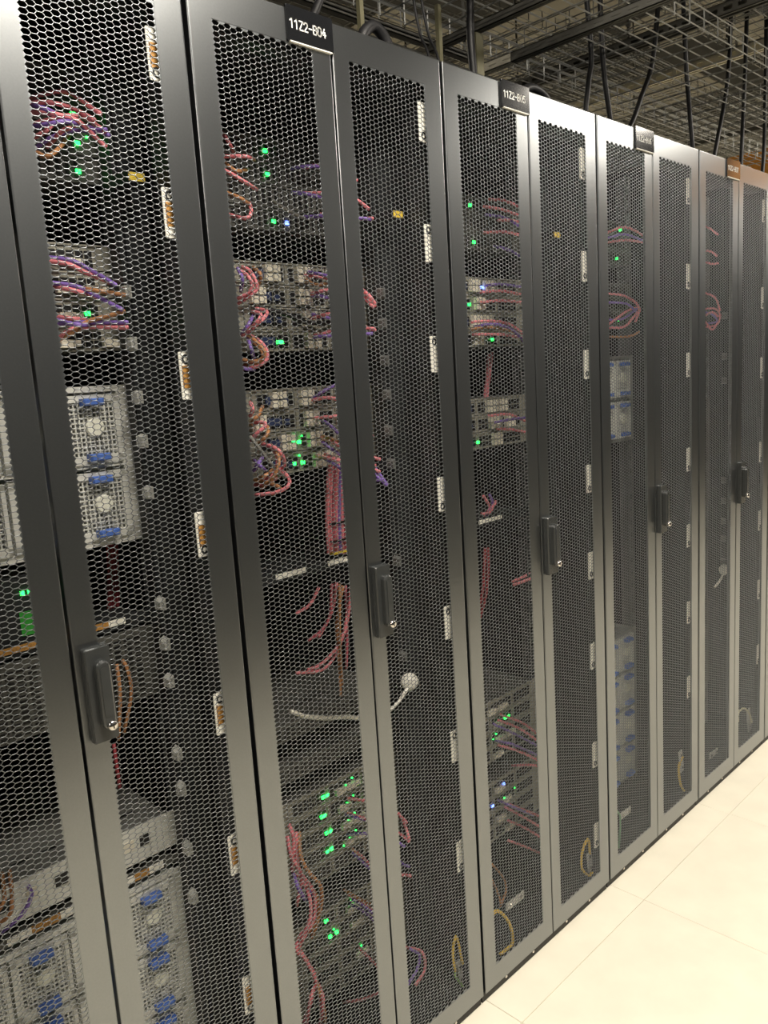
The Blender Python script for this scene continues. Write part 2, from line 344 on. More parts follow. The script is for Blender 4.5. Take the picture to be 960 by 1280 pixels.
  (5,'top','pink',0.0032,[(58,188,1899),(75,135,1894),(111,112,1885),(132,99,1880)]),
  (5,'top','violet',0.0032,[(89,180,1866),(67,126,1851),(189,180,1852),(212,190,1852)]),
  (5,'top','violet',0.0032,[(73,192,1946),(114,162,1937),(112,112,1904),(111,91,1890)]),
  (5,'mid','violet',0.0032,[(61,192,1768),(86,162,1769),(201,192,1771),(225,198,1771)]),
  (5,'mid','pink',0.0032,[(28,184,1724),(71,153,1726),(209,184,1728),(233,189,1728)]),
  (5,'mid','pink',0.0032,[(-25,176,1673),(11,148,1674),(98,148,1667),(200,176,1644),(224,183,1639)]),
  (5,'mid','pink',0.0032,[(-5,188,1644),(49,135,1639),(209,188,1634),(233,196,1633)]),
  (5,'mid','violet',0.0032,[(-7,180,1663),(16,132,1665),(90,132,1651),(198,180,1629),(220,190,1624)]),
  (5,'mid','pink',0.0032,[(40,192,1751),(95,162,1752),(102,112,1738),(105,88,1731)]),
  (5,'mid','tan',0.0032,[(-16,184,1656),(23,153,1659),(161,184,1651),(185,189,1650)]),
  (5,'drop','pink',0.004,[(168,260,1601),(149,260,1525),(129,260,1453)]),
  (5,'drop','pink',0.004,[(153,260,1597),(137,260,1514),(118,260,1445)]),
  (5,'s2','pink',0.0032,[(84,192,1395),(115,162,1390),(117,112,1381),(118,87,1377)]),
  (5,'s2','violet',0.0032,[(68,184,1413),(104,153,1419),(119,112,1421),(128,89,1422)]),
  (5,'s2','pink',0.0032,[(31,176,1433),(79,144,1433),(209,176,1402),(233,182,1396)]),
  (5,'shelf','pink',0.0036,[(52,220,1215),(80,222,1179),(55,220,1157)]),
  (5,'shelf','violet',0.0036,[(70,212,1217),(83,213,1184),(52,212,1162)]),
  (5,'shelf','pink',0.0036,[(87,204,1197),(57,204,1171),(22,204,1172)]),
  (5,'shelf','red',0.0036,[(58,216,1069),(30,197,1009),(15,197,945),(-2,216,862)]),
  (5,'shelf','red',0.0036,[(34,208,1074),(2,188,1017),(-13,188,953),(-21,208,885)]),
  (5,'shelf','pink',0.0036,[(167,220,949),(216,222,949),(262,220,954)]),
  (5,'shelf','pink',0.0036,[(163,212,941),(211,213,940),(258,212,941)]),
  (5,'low1','pink',0.0032,[(50,192,592),(109,162,555),(111,112,535),(112,89,526)]),
  (5,'low1','pink',0.0032,[(28,184,585),(81,153,551),(114,112,512),(127,96,497)]),
  (5,'low1','pink',0.0032,[(13,176,519),(65,144,490),(126,112,444),(144,102,430)]),
  (5,'low1','pink',0.0032,[(91,188,422),(96,135,439),(125,112,430),(144,97,424)]),
  (5,'low1','violet',0.0032,[(5,180,533),(13,126,536),(191,180,422),(211,186,409)]),
  (5,'low1','violet',0.0032,[(16,192,576),(63,162,541),(209,192,442),(229,196,428)]),
  (5,'low2','pink',0.0032,[(74,192,308),(105,162,287),(117,112,278),(123,88,274)]),
  (5,'low2','pink',0.0032,[(53,184,270),(90,153,242),(121,112,208),(134,95,194)]),
  (5,'low2','pink',0.0032,[(39,176,217),(75,144,193),(209,176,89),(228,181,74)]),
  (5,'low2','pink',0.0032,[(46,188,314),(57,135,299),(115,112,246),(133,105,230)]),
  (5,'low2','violet',0.0032,[(8,180,354),(2,126,356),(164,180,239),(184,187,225)]),
  (5,'low3','tan',0.003,[(-82,140,218),(-22,151,144),(-7,151,96),(-52,140,70)]),
  (5,'low3','tan',0.003,[(-95,132,184),(-56,143,116),(-55,132,80)]),
  (6,'top','pink',0.0032,[(32,218,1935),(67,192,1945),(135,162,1964),(156,112,1933),(164,92,1921)]),
  (6,'top','pink',0.0032,[(37,215,1915),(71,184,1918),(122,153,1923),(156,112,1912),(172,93,1907)]),
  (6,'top','violet',0.0032,[(15,207,1919),(48,176,1926),(97,144,1937),(146,112,1918),(166,99,1910)]),
  (6,'mid','pink',0.0032,[(33,217,1770),(70,192,1765),(135,165,1756),(126,112,1716),(100,112,1672)]),
  (6,'mid','pink',0.0032,[(30,208,1650),(62,184,1669),(132,153,1711),(126,112,1716)]),
  (6,'mid','violet',0.0032,[(16,205,1740),(51,176,1736),(111,144,1729),(116,112,1697)]),
  (6,'mid','pink',0.0032,[(81,238,1660),(79,188,1660),(77,135,1660),(116,112,1702)]),
  (6,'mid','tan',0.0032,[(70,230,1635),(74,180,1632),(80,126,1628),(124,112,1641)]),
  (6,'mid','violet',0.0032,[(57,228,1683),(87,192,1685),(122,162,1687),(111,112,1711)]),
  (7,'top','pink',0.0032,[(185,235,2040),(169,192,2024),(154,162,2009),(99,112,1977)]),
  (7,'top','pink',0.0032,[(155,232,1950),(151,184,1937),(148,153,1926),(93,112,1903)]),
  (7,'top','pink',0.0032,[(140,223,1910),(133,176,1895),(127,144,1882),(106,112,1879)]),
  (7,'mid','pink',0.0032,[(146,228,1806),(170,192,1788),(198,162,1767),(122,112,1715)]),
  (7,'mid','pink',0.0032,[(117,213,1729),(152,184,1728),(195,161,1727),(122,112,1698),(210,161,1669),(152,184,1662)]),
  (7,'mid','violet',0.0032,[(115,218,1732),(134,176,1716),(151,148,1702),(179,148,1679),(148,176,1673)]),
  (7,'mid','pink',0.0032,[(189,226,1694),(161,188,1700),(108,135,1711),(109,112,1692)]),
  (7,'mid','pink',0.0032,[(169,215,1706),(143,180,1688),(87,126,1648),(109,112,1675)]),
]

# ------------------------------------------------------------------ the room
X0, X1, Y0, Y1, ZC = -6.0, 16.0, -2.3, 7.5, 3.75
floor = structure(MB().box(X0, X1, Y0, Y1, -0.06, -0.004).build('floor', FLOORB))
tile_me = {}
TP = 0.604
def tile_mesh(g=0.0006, b=0.0008):
    h = TP / 2 - g
    lp = lambda q, z: [(-q, -q, z), (q, -q, z), (q, q, z), (-q, q, z)]
    return MB().loft([lp(h, -0.004), lp(h, -b), lp(h - b, 0.0)], cap1=True).mesh('floor_tile', TILE)
tme = tile_mesh()
for i in range(-4, 12):
    for j in range(-3, 3):
        link('floor_tile', tme, floor, (0.317 + TP * (i + 0.5), -0.097 + TP * (j + 0.5), 0.0))
ceil = structure(MB().box(X0, X1, Y0, Y1, ZC, ZC + 0.1).build('ceiling', CEILM))
pm = MB().box(-0.295, 0.295, -0.295, 0.295, -0.012, 0.0).mesh('ceiling_panel', PALE)
for x, y in ((3.69, 2.45), (3.69, 1.85), (4.05, 2.9), (4.5, 1.45), (5.8, 2.1), (5.8, 2.7), (3.05, 2.75), (3.4, 3.4), (6.9, 1.5), (7.6, 2.6), (5.1, 1.1)): link('ceiling_panel', pm, ceil, (x, y, ZC))
structure(MB().box(X0, X1, Y1, Y1 + 0.1, 0, ZC).build('wall_back', WALLM))
structure(MB().box(X1, X1 + 0.1, Y0, Y1, 0, ZC).build('wall_right', WALLM))
structure(MB().box(X0 - 0.1, X0, Y0, Y1, 0, ZC).build('wall_left', DARKWALL))
structure(MB().box(X0, X1, Y0 - 0.1, Y0, 0, ZC).build('wall_front', DARKWALL))

# ------------------------------------------------------------------ door pieces shared by all racks
ZB, ZT = 0.030, 2.178            # door bottom and top
NC, NR, CA, CH = 18, 239, 0.0113, 0.0085
PW = (NC - 1) * CA + CA * 4 / 3; PH = (NR + 0.5) * CH
PZ = 0.0865                      # bottom of the perforated field
def mesh_panel_mesh():
    """perforated sheet: every hexagonal hole is real; origin at the lower left corner of the field"""
    v = []; f = []
    hw = CA * 2 / 3; q = CA / 3; hh = CH / 2; t = 0.00056
    def hexa(cx, cz, k, y):
        return [(cx + hw - k * 1.15, y, cz), (cx + q - k * 0.55, y, cz + hh - k), (cx - q + k * 0.55, y, cz + hh - k),
                (cx - hw + k * 1.15, y, cz), (cx - q + k * 0.55, y, cz - hh + k), (cx + q - k * 0.55, y, cz - hh + k)]
    for c in range(NC):
        cx = hw + c * CA
        for r in range(NR):
            cz = hh + r * CH + (hh if c % 2 == 0 else 0)
            n = len(v)
            v += hexa(cx, cz, 0, 0.0) + hexa(cx, cz, t * 0.72, 0.0) + hexa(cx, cz, t, 0.00035) + hexa(cx, cz, t, 0.0012)
            for k in range(3):
                for j in range(6):
                    a = n + k * 6 + j; b = n + k * 6 + (j + 1) % 6
                    f.append((a, a + 6, b + 6, b))
    def poly(*p):
        n = len(v); v.extend((x, 0.0, z) for x, z in p); f.append(tuple(range(n, n + len(p))))
    W = PW; H = PH
    for r in range(NR + 1):                    # notches along the two upright edges
        z = hh + hh + r * CH
        if r < NR - 1: poly((0, z), (q, z + hh), (0, z + CH))
        z = hh + r * CH
        if r < NR - 1: poly((W, z + CH), (W - q, z + hh), (W, z))
    poly((0, H), (0, H - hh), (q, H)); poly((0, 0), (q, hh), (0, CH)); poly((W, 0), (W, hh), (W - q, 0)); poly((W, H), (W - q, H - hh), (W, H - CH))
    for c in range(NC):
        cx = hw + c * CA
        if c % 2: poly((cx - hw, H), (cx - q, H - hh), (cx + q, H - hh), (cx + hw, H))
        else: poly((cx - hw, 0), (cx + hw, 0), (cx + q, hh), (cx - q, hh))
    me = bpy.data.meshes.new('mesh_panel'); me.from_pydata(v, [], f); me.materials.append(MESHP)
    me.polygons.foreach_set('use_smooth', [len(p.vertices) == 4 for p in me.polygons]); me.update()
    return me
PANEL = mesh_panel_mesh()
def door_frame_mesh(x0, x1, px0, smooth_name):
    """sheet steel door with folded rounded edges and one tall opening; local z from the floor"""
    px1 = px0 + PW; pz0, pz1 = PZ, PZ + PH
    rect = lambda a, b, c, d, y: [(a, y, c), (b, y, c), (b, y, d), (a, y, d)]
    def ring(i, y): return rect(x0 + i, x1 - i, ZB + i, ZT - i, y)
    loops = [ring(0.012, 0.024), ring(0, 0.024)]
    for k in range(5):
        a = math.pi / 2 * k / 4; loops.append(ring(0.0028 * (1 - math.cos(a)), 0.0028 * (1 - math.sin(a))))
    m = MB().loft(loops + [rect(px0, px1, pz0, pz1, 0.0), rect(px0, px1, pz0, pz1, 0.002), rect(px0 - 0.012, px1 + 0.012, pz0 - 0.012, pz1 + 0.012, 0.003)])
    return m.mesh(smooth_name, PAINT)
LP0, RP0 = -0.2525, 0.040
FR_L = door_frame_mesh(-0.2955, -0.0022, LP0, 'door'); FR_R = door_frame_mesh(0.0022, 0.2955, RP0, 'door')
# swing handle: dish, lever with rounded top, lock barrel
def handle_parts():
    w, h = 0.040, 0.148
    o = lambda s, y, r: [(x, y, z) for x, z in rounded(w * s if s < 1 else w, h if s == 1 else h - (1 - s) * w, r)]
    base = MB().loft([o(1, 0.0, 0.003), o(1, -0.010, 0.003), o(0.93, -0.013, 0.003)], cap1=True).mesh('handle_base', HANDLE)
    lw, lh = 0.022, 0.108
    l = lambda k, y: [(x, y, z) for x, z in rounded(lw - 2 * k, lh - 2 * k, 0.0108 - k, 6)]
    lever = MB().loft([l(0, -0.012), l(0, -0.022), l(0.001, -0.0245), l(0.0035, -0.026)], cap1=True).mesh('lever', HANDLE)
    ridge = MB().loft([[(x * 0.9, y, z) for x, z in rounded(lw - 0.006, lh - 0.03, 0.005)] for y in (-0.0255, -0.0272)], cap1=True).mesh('grip', HANDLE)
    lock = MB().disc(0, 0, 0.0078, -0.0305, -0.02, 18).mesh('lock_barrel', CHROME, True)
    slot = MB().box(-0.0008, 0.0008, -0.0311, -0.030, -0.004, 0.004).mesh('key_slot', PORT)
    return base, lever, ridge, lock, slot
H_BASE, H_LEVER, H_GRIP, H_LOCK, H_SLOT = handle_parts()
def strip_mesh(h=0.076, w=0.024):
    """small plate with a raised rim and a keyhole ring near one end"""
    rr = lambda k, y: [(x, y, z) for x, z in rounded(w - 2 * k, h - 2 * k, 0.003)]
    return MB().loft([rr(0, 0.002), rr(0, 0.0005), rr(0.0012, 0.0)], cap1=True).mesh('label_strip', PAPER)
STRIP = strip_mesh()
def ring_mesh():
    n = 14; m = MB()
    lp = lambda r, y: [(r * math.cos(2 * math.pi * j / n), y, r * math.sin(2 * math.pi * j / n) * 1.15) for j in range(n)]
    return m.loft([lp(0.0068, 0.0), lp(0.0066, -0.0012), lp(0.0038, -0.0012), lp(0.0036, 0.0)]).mesh('keyhole_ring', DARK)
KEYRING = ring_mesh()
STRIP_BAND = MB().box(-0.0085, 0.0085, -0.0006, 0.0, -0.02, 0.016).mesh('print_band', BROWN)
def rail_mesh():
    """slotted upright: front flange cut by square holes, plus return"""
    m = MB(); zs = [0.08 + i * 0.0445 for i in range(46)]
    m.box(-0.016, -0.010, 0, 0.0022, 0.06, 2.14); m.box(0.002, 0.012, 0, 0.0022, 0.06, 2.14)
    for z in zs: m.box(-0.010, 0.002, 0, 0.0022, z, z + 0.028)
    m.box(0.012, 0.0142, 0, 0.05, 0.06, 2.14)
    return m.mesh('mounting_rail', RAIL)
RAILM = rail_mesh()

STRIP_Z = {3: [2.05, 1.82, 1.57, 1.31, 0.995, 0.73, 0.45], 4: [2.052, 1.816, 1.59, 1.29, 1.0, 0.705, 0.43], 5: [2.052, 1.80, 1.55, 1.246, 1.005, 0.745, 0.45, 0.2],
           6: [2.052, 1.80, 1.53, 1.23, 0.98, 0.72, 0.46], 7: [2.052, 1.75, 1.50, 1.19, 0.93, 0.66, 0.40], 8: [2.052, 1.75]}
RC = {3: -0.6, 4: 0.0, 5: 0.6, 6: 1.2, 7: 1.8, 8: 2.4}
RNAME = {3: 'the nearest rack', 4: 'rack 11Z2-B04', 5: 'rack 11Z2-B05', 6: 'the rack right of 11Z2-B05', 7: 'the farthest rack', 8: 'the last sliver of a rack'}
RLABEL = {3: 'nearest black server rack, cut off by the left edge of the picture',
          4: 'black server rack with honeycomb doors and name plate 11Z2-B04',
          5: 'black server rack with honeycomb doors and name plate 11Z2-B05',
          6: 'black server rack with honeycomb doors, next to the right of 11Z2-B05',
          7: 'farthest whole server rack, black with honeycomb doors, at the right edge',
          8: 'last server rack of the row, only a sliver past the farthest whole one'}
GLYPH = {'1': [[(0.05, 0.78), (0.55, 1.0), (0.55, 0.0)]], 'Z': [[(0, 1), (1, 1), (0, 0), (1, 0)]], '-': [[(0.1, 0.46), (0.9, 0.46)]],
 '2': [[(0.0, 0.78), (0.12, 0.95), (0.5, 1.0), (0.88, 0.95), (1, 0.76), (0.9, 0.56), (0.0, 0.0), (1, 0)]],
 'B': [[(0, 0), (0, 1), (0.7, 1), (0.95, 0.88), (0.95, 0.64), (0.7, 0.52), (0, 0.52)], [(0.7, 0.52), (1, 0.38), (1, 0.14), (0.72, 0), (0, 0)]],
 '0': [[(0.3, 0), (0.05, 0.14), (0, 0.3), (0, 0.7), (0.05, 0.86), (0.3, 1), (0.7, 1), (0.95, 0.86), (1, 0.7), (1, 0.3), (0.95, 0.14), (0.7, 0), (0.3, 0)]],
 '4': [[(0.62, 1), (0.0, 0.3), (1, 0.3)], [(0.72, 0.62), (0.72, 0)]], '5': [[(0.95, 1), (0.1, 1), (0.05, 0.56), (0.6, 0.62), (0.95, 0.48), (1, 0.26), (0.85, 0.06), (0.4, 0), (0, 0.1)]],
 '6': [[(0.8, 1), (0.3, 0.7), (0, 0.3), (0.1, 0.08), (0.5, 0), (0.9, 0.08), (1, 0.32), (0.85, 0.54), (0.5, 0.6), (0.12, 0.48)]], '7': [[(0, 1), (1, 1), (0.35, 0)]]}
def stroke_text(txt, h, wd, pitch, sw, m):
    """plain engraved lettering made of straight strokes, centred on the origin"""
    mb = MB(); x0 = -(len(txt) - 1) * pitch / 2
    for i, ch in enumerate(txt):
        for line in GLYPH[ch]:
            pts = [Vector((x0 + i * pitch + (a - 0.5) * wd, 0, (b - 0.5) * h)) for a, b in line]
            for p, q in zip(pts, pts[1:]):
                d = (q - p).normalized(); nrm = Vector((-d.z, 0, d.x)) * sw / 2; e = d * sw * 0.42
                c4 = [p - e - nrm, q + e - nrm, q + e + nrm, p - e + nrm]
                mb.loft([[v + Vector((0, y, 0)) for v in c4] for y in (0.0004, 0.0)], cap1=True)
    return mb.mesh('lettering', m)
def make_rack(n):
    c = RC[n]
    r = thing('server_rack', RLABEL[n], 'server rack', (c, 0, 0), 'server racks in one row')
    def P(mb, name, m, parent=r): return mb.build(name, m, parent)
    P(MB().box(-0.297, -0.2945, 0.03, 1.1, 0.03, 2.17), 'side_panel', BODY); P(MB().box(0.2945, 0.297, 0.03, 1.1, 0.03, 2.17), 'side_panel', BODY)
    P(MB().box(-0.297, 0.297, 0.03, 1.1, 2.17, 2.178), 'roof_panel', BODY)
    P(MB().box(-0.297, 0.297, 0.03, 1.1, 0.03, 0.038), 'base_panel', DARK)
    P(MB().box(-0.2945, 0.2945, 1.09, 1.1, 0.038, 2.17), 'back_panel', DARK)
    pl = MB().box(-0.297, 0.297, 0.012, 1.1, 0.0, 0.03).build('plinth', GAP, r)
    for x in (-0.2, -0.08, 0.08, 0.2): MB().disc(x, 0.015, 0.004, 0.0095, 0.013, 10).build('screw', CHROME, pl)
    # front frame
    fr = MB().box(-0.297, -0.262, 0.030, 0.075, 0.038, 2.17); fr.box(0.262, 0.297, 0.030, 0.075, 0.038, 2.17)
    fr.box(-0.262, 0.262, 0.030, 0.07, 2.12, 2.17).box(-0.262, 0.262, 0.030, 0.07, 0.038, 0.062)
    fr.build('front_frame', BODY, r)
    link('mounting_rail', RAILM, r, (0.252, 0.215, 0)); o = link('mounting_rail', RAILM, r, (-0.252, 0.215, 0)); o.scale = (-1, 1, 1)
    link('mounting_rail', RAILM, r, (0.252, 0.85, 0)); o = link('mounting_rail', RAILM, r, (-0.252, 0.85, 0)); o.scale = (-1, 1, 1)
    # doors
    dl = link('door', FR_L, r); dr = link('door', FR_R, r)
    for d, x in ((dl, LP0), (dr, RP0)):
        p = link('mesh_panel', PANEL, d, (x, 0.0006, PZ)); p['kind'] = 'stuff'
    hx, hz = 0.033, 1.104
    b = link('handle_base', H_BASE, dr, (hx, 0, hz)); link('lever', H_LEVER, dr, (hx + 0.002, 0, hz + 0.002))
    link('grip', H_GRIP, dr, (hx + 0.002, 0, hz + 0.008))
    k = link('lock_barrel', H_LOCK, dr, (hx + 0.004, 0, hz - 0.046)); k['label'] = 'round chrome key lock'
    link('key_slot', H_SLOT, dr, (hx + 0.004, 0, hz - 0.046))
    for x in (0.2935, ):
        for z in (0.35, 1.1, 1.85): MB().box(x - 0.004, x + 0.0015, 0.024, 0.034, z - 0.03, z + 0.03).build('hinge', BODY, dr)
    for z in (0.35, 1.1, 1.85): MB().box(-0.295, -0.2895, 0.024, 0.034, z - 0.03, z + 0.03).build('hinge', BODY, dl)
    # name plate on the upper corner of the left door
    pp = lambda k, y: [(x - 0.0500, y, z + 2.1525) for x, z in rounded(0.105 - 2 * k, 0.059 - 2 * k, 0.002, 3)]
    pt = MB().loft([pp(0, 0.0), pp(0, -0.0035), pp(0.0008, -0.0042)], cap1=True).build('name_plate', PLATE, r)
    MB().box(-0.0975, -0.0025, -0.0052, 0.0, 2.1225, 2.1245).build('edge_highlight', WHITE, pt)  # white bar painted in as the highlight along the plate's bottom edge
    if n in (4, 5, 6, 7):
        t = link('lettering', stroke_text('11Z2-B0%d' % n, 0.0140, 0.0076, 0.0104, 0.0021, INK), pt, (-0.0555, -0.0046, 2.1525)); t['label'] = 'white lettering 11Z2-B0%d' % n
    # keyhole strips on the right upright of the frame
    for i, z in enumerate(STRIP_Z[n]):
        s = link('label_strip', STRIP, r, (0.2450, 0.0085, z))
        link('keyhole_ring', KEYRING, s, (0.0, 0.0, (0.026 if n in (3, 4) else -0.024) if i % 3 else -0.026))
        if n == 3: link('print_band', STRIP_BAND, s)
    return r
racks = {n: make_rack(n) for n in (3, 4, 5, 6, 7, 8)}

# ------------------------------------------------------------------ equipment
CLIPD = mat('clip_dark', srgb(96, 96, 94), 0.4)
def power_strip(n, clips, yellow=None, cm=None):
    c = RC[n]
    r = thing('power_strip', 'tall black vertical power strip with pale clips in ' + RNAME[n], 'power strip', (c, 0, 0.1), 'vertical power strips')
    MB().box(0.236, 0.286, 0.142, 0.195, 0.0, 1.98).build('strip_body', DARK, r)
    MB().box(0.228, 0.236, 0.150, 0.186, 0.02, 1.96).build('outlet_face', BODY, r)
    for z in clips:
        k = MB()
        k.loft([[(0.2285, y, z + a) for y, a in ((0.128, -0.011), (0.150, -0.013), (0.150, 0.013), (0.128, 0.011))],
                [(0.2150, y, z + a) for y, a in ((0.124, -0.007), (0.144, -0.009), (0.144, 0.009), (0.124, 0.007))]], True, True)
        k.build('outlet_clip', CLIP if n == 3 else CLIPD, r)
    for i in range(18):
        z = 0.1 + i * 0.1
        MB().box(0.2262, 0.229, 0.156, 0.18, z - 0.03, z + 0.03).build('outlet', PORT, r)
    if yellow:
        arm = MB().box(0.2195, 0.2495, 0.083, 0.1425, -0.009, 0.009).build('bracket_arm', DARK, r, loc=(0, 0, yellow))
        MB().box(0.2205, 0.2485, 0.0815, 0.083, -0.0065, 0.0065).build('yellow_sticker', YELLOW, arm)
    return r
power_strip(3, [1.615, 1.53, 1.44, 1.365, 1.275, 1.075, 1.0, 0.93, 0.79, 0.72, 0.60, 0.50], 1.788)
power_strip(4, [1.63, 1.565, 1.485, 1.41, 1.33, 1.255, 1.03, 0.80], 1.786)
power_strip(5, [1.62, 1.30, 0.9, 0.6], 1.79)
power_strip(6, [1.6, 1.0, 0.4])
power_strip(7, [1.60, 1.45, 1.36, 0.98, 0.90, 0.82, 0.75, 0.66])

# --- 1U switch: box, face, port banks, white transceivers, lamps
def port_bank(x0, n, z0, rows=1, pitch=0.0156):
    m = MB()
    for r in range(rows):
        for i in range(n):
            x = x0 + i * pitch; z = z0 + r * 0.0145
            m.box(x, x + 0.0128, -0.0016, 0.001, z, z + 0.0115)
    return m
SW = {}
def switch_meshes():
    SW['body'] = MB().box(-0.219, 0.219, 0.003, 0.42, 0.0, 0.0425).mesh('chassis', SWITCH)
    f = MB().box(-0.241, 0.241, 0.0, 0.003, 0.0005, 0.0420); f.box(-0.219, 0.219, -0.003, 0.0, 0.0395, 0.0425).box(-0.219, 0.219, -0.003, 0.0, 0.0, 0.002)
    for x in (-0.1, 0.01, 0.12): f.box(x, x + 0.002, -0.003, 0.0, 0.002, 0.0395)
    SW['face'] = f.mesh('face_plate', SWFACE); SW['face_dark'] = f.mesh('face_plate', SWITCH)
    SW['bankA'] = port_bank(-0.205, 6, 0.006, 2).mesh('port_bank', PORT); SW['bankB'] = port_bank(-0.085, 6, 0.006, 2).mesh('port_bank', PORT)
    SW['bankC'] = port_bank(0.125, 5, 0.006, 2).mesh('port_bank', PORT); SW['bankD'] = port_bank(0.02, 6, 0.006, 2).mesh('port_bank', PORT)
    SW['blue'] = MB().box(-0.066, -0.030, -0.004, 0.0, 0.012, 0.028).box(-0.022, -0.008, -0.003, 0.0, 0.012, 0.024).mesh('blue_connector', DBLUE)
    t = MB()
    for i, (x, z) in enumerate(((0.0, 0.022), (0.020, 0.022), (0.0, 0.005), (0.020, 0.005))): t.box(x, x + 0.0165, -0.012, 0.0, z, z + 0.014)
    SW['sfp'] = t.mesh('transceiver_block', PORTW)
    t = MB(); t.box(0, 0.026, -0.010, 0, 0.006, 0.019).box(0.028, 0.04, -0.008, 0, 0.008, 0.018)
    SW['sfp1'] = t.mesh('transceiver', PORTW)
    SW['led'] = MB().box(-0.004, 0.004, -0.004, 0.0, -0.0035, 0.0035).mesh('status_light', LEDG)
    SW['ledb'] = MB().box(-0.004, 0.004, -0.004, 0.0, -0.0035, 0.0035).mesh('status_light', LEDB)
    SW['ledy'] = MB().box(-0.0016, 0.0016, -0.003, 0.0, -0.0016, 0.0016).mesh('port_light', LEDG)
    d = MB()
    for i in range(26): d.box(-0.2 + i * 0.0155, -0.2 + i * 0.0155 + 0.006, -0.0012, 0, 0.009, 0.034)
    SW['vents'] = d.mesh('vent_slots', PORT)
switch_meshes()
def switch(n, z, label, style, leds=(), blues=(), small=(), y=0.2, group=None, white=(), cx=0.0):
    r = thing('network_switch', label, 'network switch', (RC[n] + cx, y, z), group or ('switches in ' + RNAME[n]))
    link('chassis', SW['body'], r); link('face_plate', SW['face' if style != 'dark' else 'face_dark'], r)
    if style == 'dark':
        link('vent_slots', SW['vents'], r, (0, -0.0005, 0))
    else:
        link('port_bank', SW['bankA'], r); link('port_bank', SW['bankB'], r); link('port_bank', SW['bankC'], r)
        if style == 'bright': link('port_bank', SW['bankD'], r); link('blue_connector', SW['blue'], r, (0, -0.001, 0))
        else: link('port_bank', SW['bankD'], r)
    for x in white:
        link('transceiver_block', SW['sfp'] if style == 'bright' else SW['sfp1'], r, (x, -0.001, 0))
    for x in leds: o = link('status_light', SW['led'], r, (x, -0.001, 0.018)); o['label'] = 'glowing green status light'
    for x in blues: o = link('status_light', SW['ledb'], r, (x, -0.001, 0.018)); o['label'] = 'glowing blue status light'
    for x, zz in small: link('port_light', SW['ledy'], r, (x, -0.0015, zz))
    return r
U1 = 0.0445
ORD = ['topmost', 'second', 'third', 'lowest', 'bottom']
def stack(n, ztop, count, where, style, leds={}, blues={}, small={}, white={}, y=0.2):
    for i in range(count):
        pos = ['top', 'second', 'third', 'fourth', 'fifth'][i]
        switch(n, ztop - (i + 1) * U1 + 0.001, '%s grey switch of the %s in %s' % (pos, where, RNAME[n]), style,
               leds.get(i, ()), blues.get(i, ()), small.get(i, ()), y, 'network switches', white.get(i, ()))
rs = random.Random(4)
def sm(k, lo=-0.2, hi=0.2): return [(rs.uniform(lo, hi), rs.choice((0.02, 0.036, 0.0035))) for _ in range(k)]
# nearest rack (B03)
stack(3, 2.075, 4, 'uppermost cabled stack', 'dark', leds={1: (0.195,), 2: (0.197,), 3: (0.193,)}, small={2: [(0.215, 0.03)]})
stack(3, 1.800, 4, 'second cabled stack', 'mid', leds={2: (0.18,)}, white={0: (0.14,), 1: (0.13, 0.18), 2: (0.13,), 3: (0.12, 0.2)})
# B04
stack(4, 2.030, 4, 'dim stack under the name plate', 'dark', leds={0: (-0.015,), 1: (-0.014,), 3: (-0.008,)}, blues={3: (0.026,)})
stack(4, 1.792, 4, 'bright upper stack full of pink cables', 'bright', leds={3: (-0.02, -0.012)}, white={0: (-0.045, 0.035, -0.19, 0.15), 1: (-0.085, 0.035, 0.16), 2: (0.045, 0.165), 3: (0.05, -0.16, 0.17)})
stack(4, 1.540, 4, 'bright middle stack full of pink cables', 'bright', leds={2: (-0.004, 0.012), 3: (-0.006, 0.018)}, small={2: [(0.0, 0.034), (0.02, 0.03)], 3: [(0.01, 0.034)]},
      white={0: (-0.055, 0.02, 0.16), 1: (-0.11, 0.03, 0.15), 2: (-0.04, 0.035, 0.165), 3: (0.045, 0.08, 0.17)})
stack(4, 0.645, 5, 'lower stack with a column of green lights', 'mid', leds={0: (0.0, 0.012), 1: (0.0, -0.008), 2: (0.002, 0.014), 3: (0.0, 0.013), 4: ()}, small={i: [(0.05 + 0.02 * k, 0.008 + 0.01 * (k % 3)) for k in range(4)] for i in range(4)},
      white={0: (0.035, 0.07), 1: (0.04,), 2: (0.045, 0.08), 3: (0.05, 0.09)})
stack(4, 0.345, 5, 'bottommost dim stack', 'mid', leds={0: (-0.02,), 1: (-0.012, 0.008)}, small={0: [(0.06, 0.03), (0.075, 0.02)], 1: [(0.0, 0.03)], 3: [(0.08, 0.03)]}, white={0: (0.04,), 1: (0.05,), 3: (0.06,)})
# B05
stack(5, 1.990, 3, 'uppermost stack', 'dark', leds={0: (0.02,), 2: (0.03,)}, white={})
stack(5, 1.790, 4, 'second stack', 'bright', leds={1: (0.0,), 3: (0.09,)}, blues={0: (0.055,)}, white={0: (0.0, 0.06), 1: (0.02,), 2: (0.0, 0.05), 3: (0.01,)})
stack(5, 1.480, 3, 'middle stack', 'bright', leds={2: (0.012,)}, white={0: (0.05, 0.1), 1: (0.06, 0.13), 2: (0.07,)})
stack(5, 0.640, 4, 'lower stack', 'mid', leds={1: (0.08, 0.095)}, small={1: [(0.05, 0.02)], 2: [(0.02, 0.02), (0.035, 0.03)]}, white={0: (0.0, 0.05), 1: (0.02,), 2: (0.03, 0.08), 3: (0.02,)})
stack(5, 0.400, 4, 'bottommost stack', 'mid', blues={0: (0.06,), 1: (0.005,)}, small={1: [(0.06, 0.02), (0.11, 0.03)]}, white={0: (0.02,), 1: (0.05,), 2: (0.02,), 3: (0.06,)})
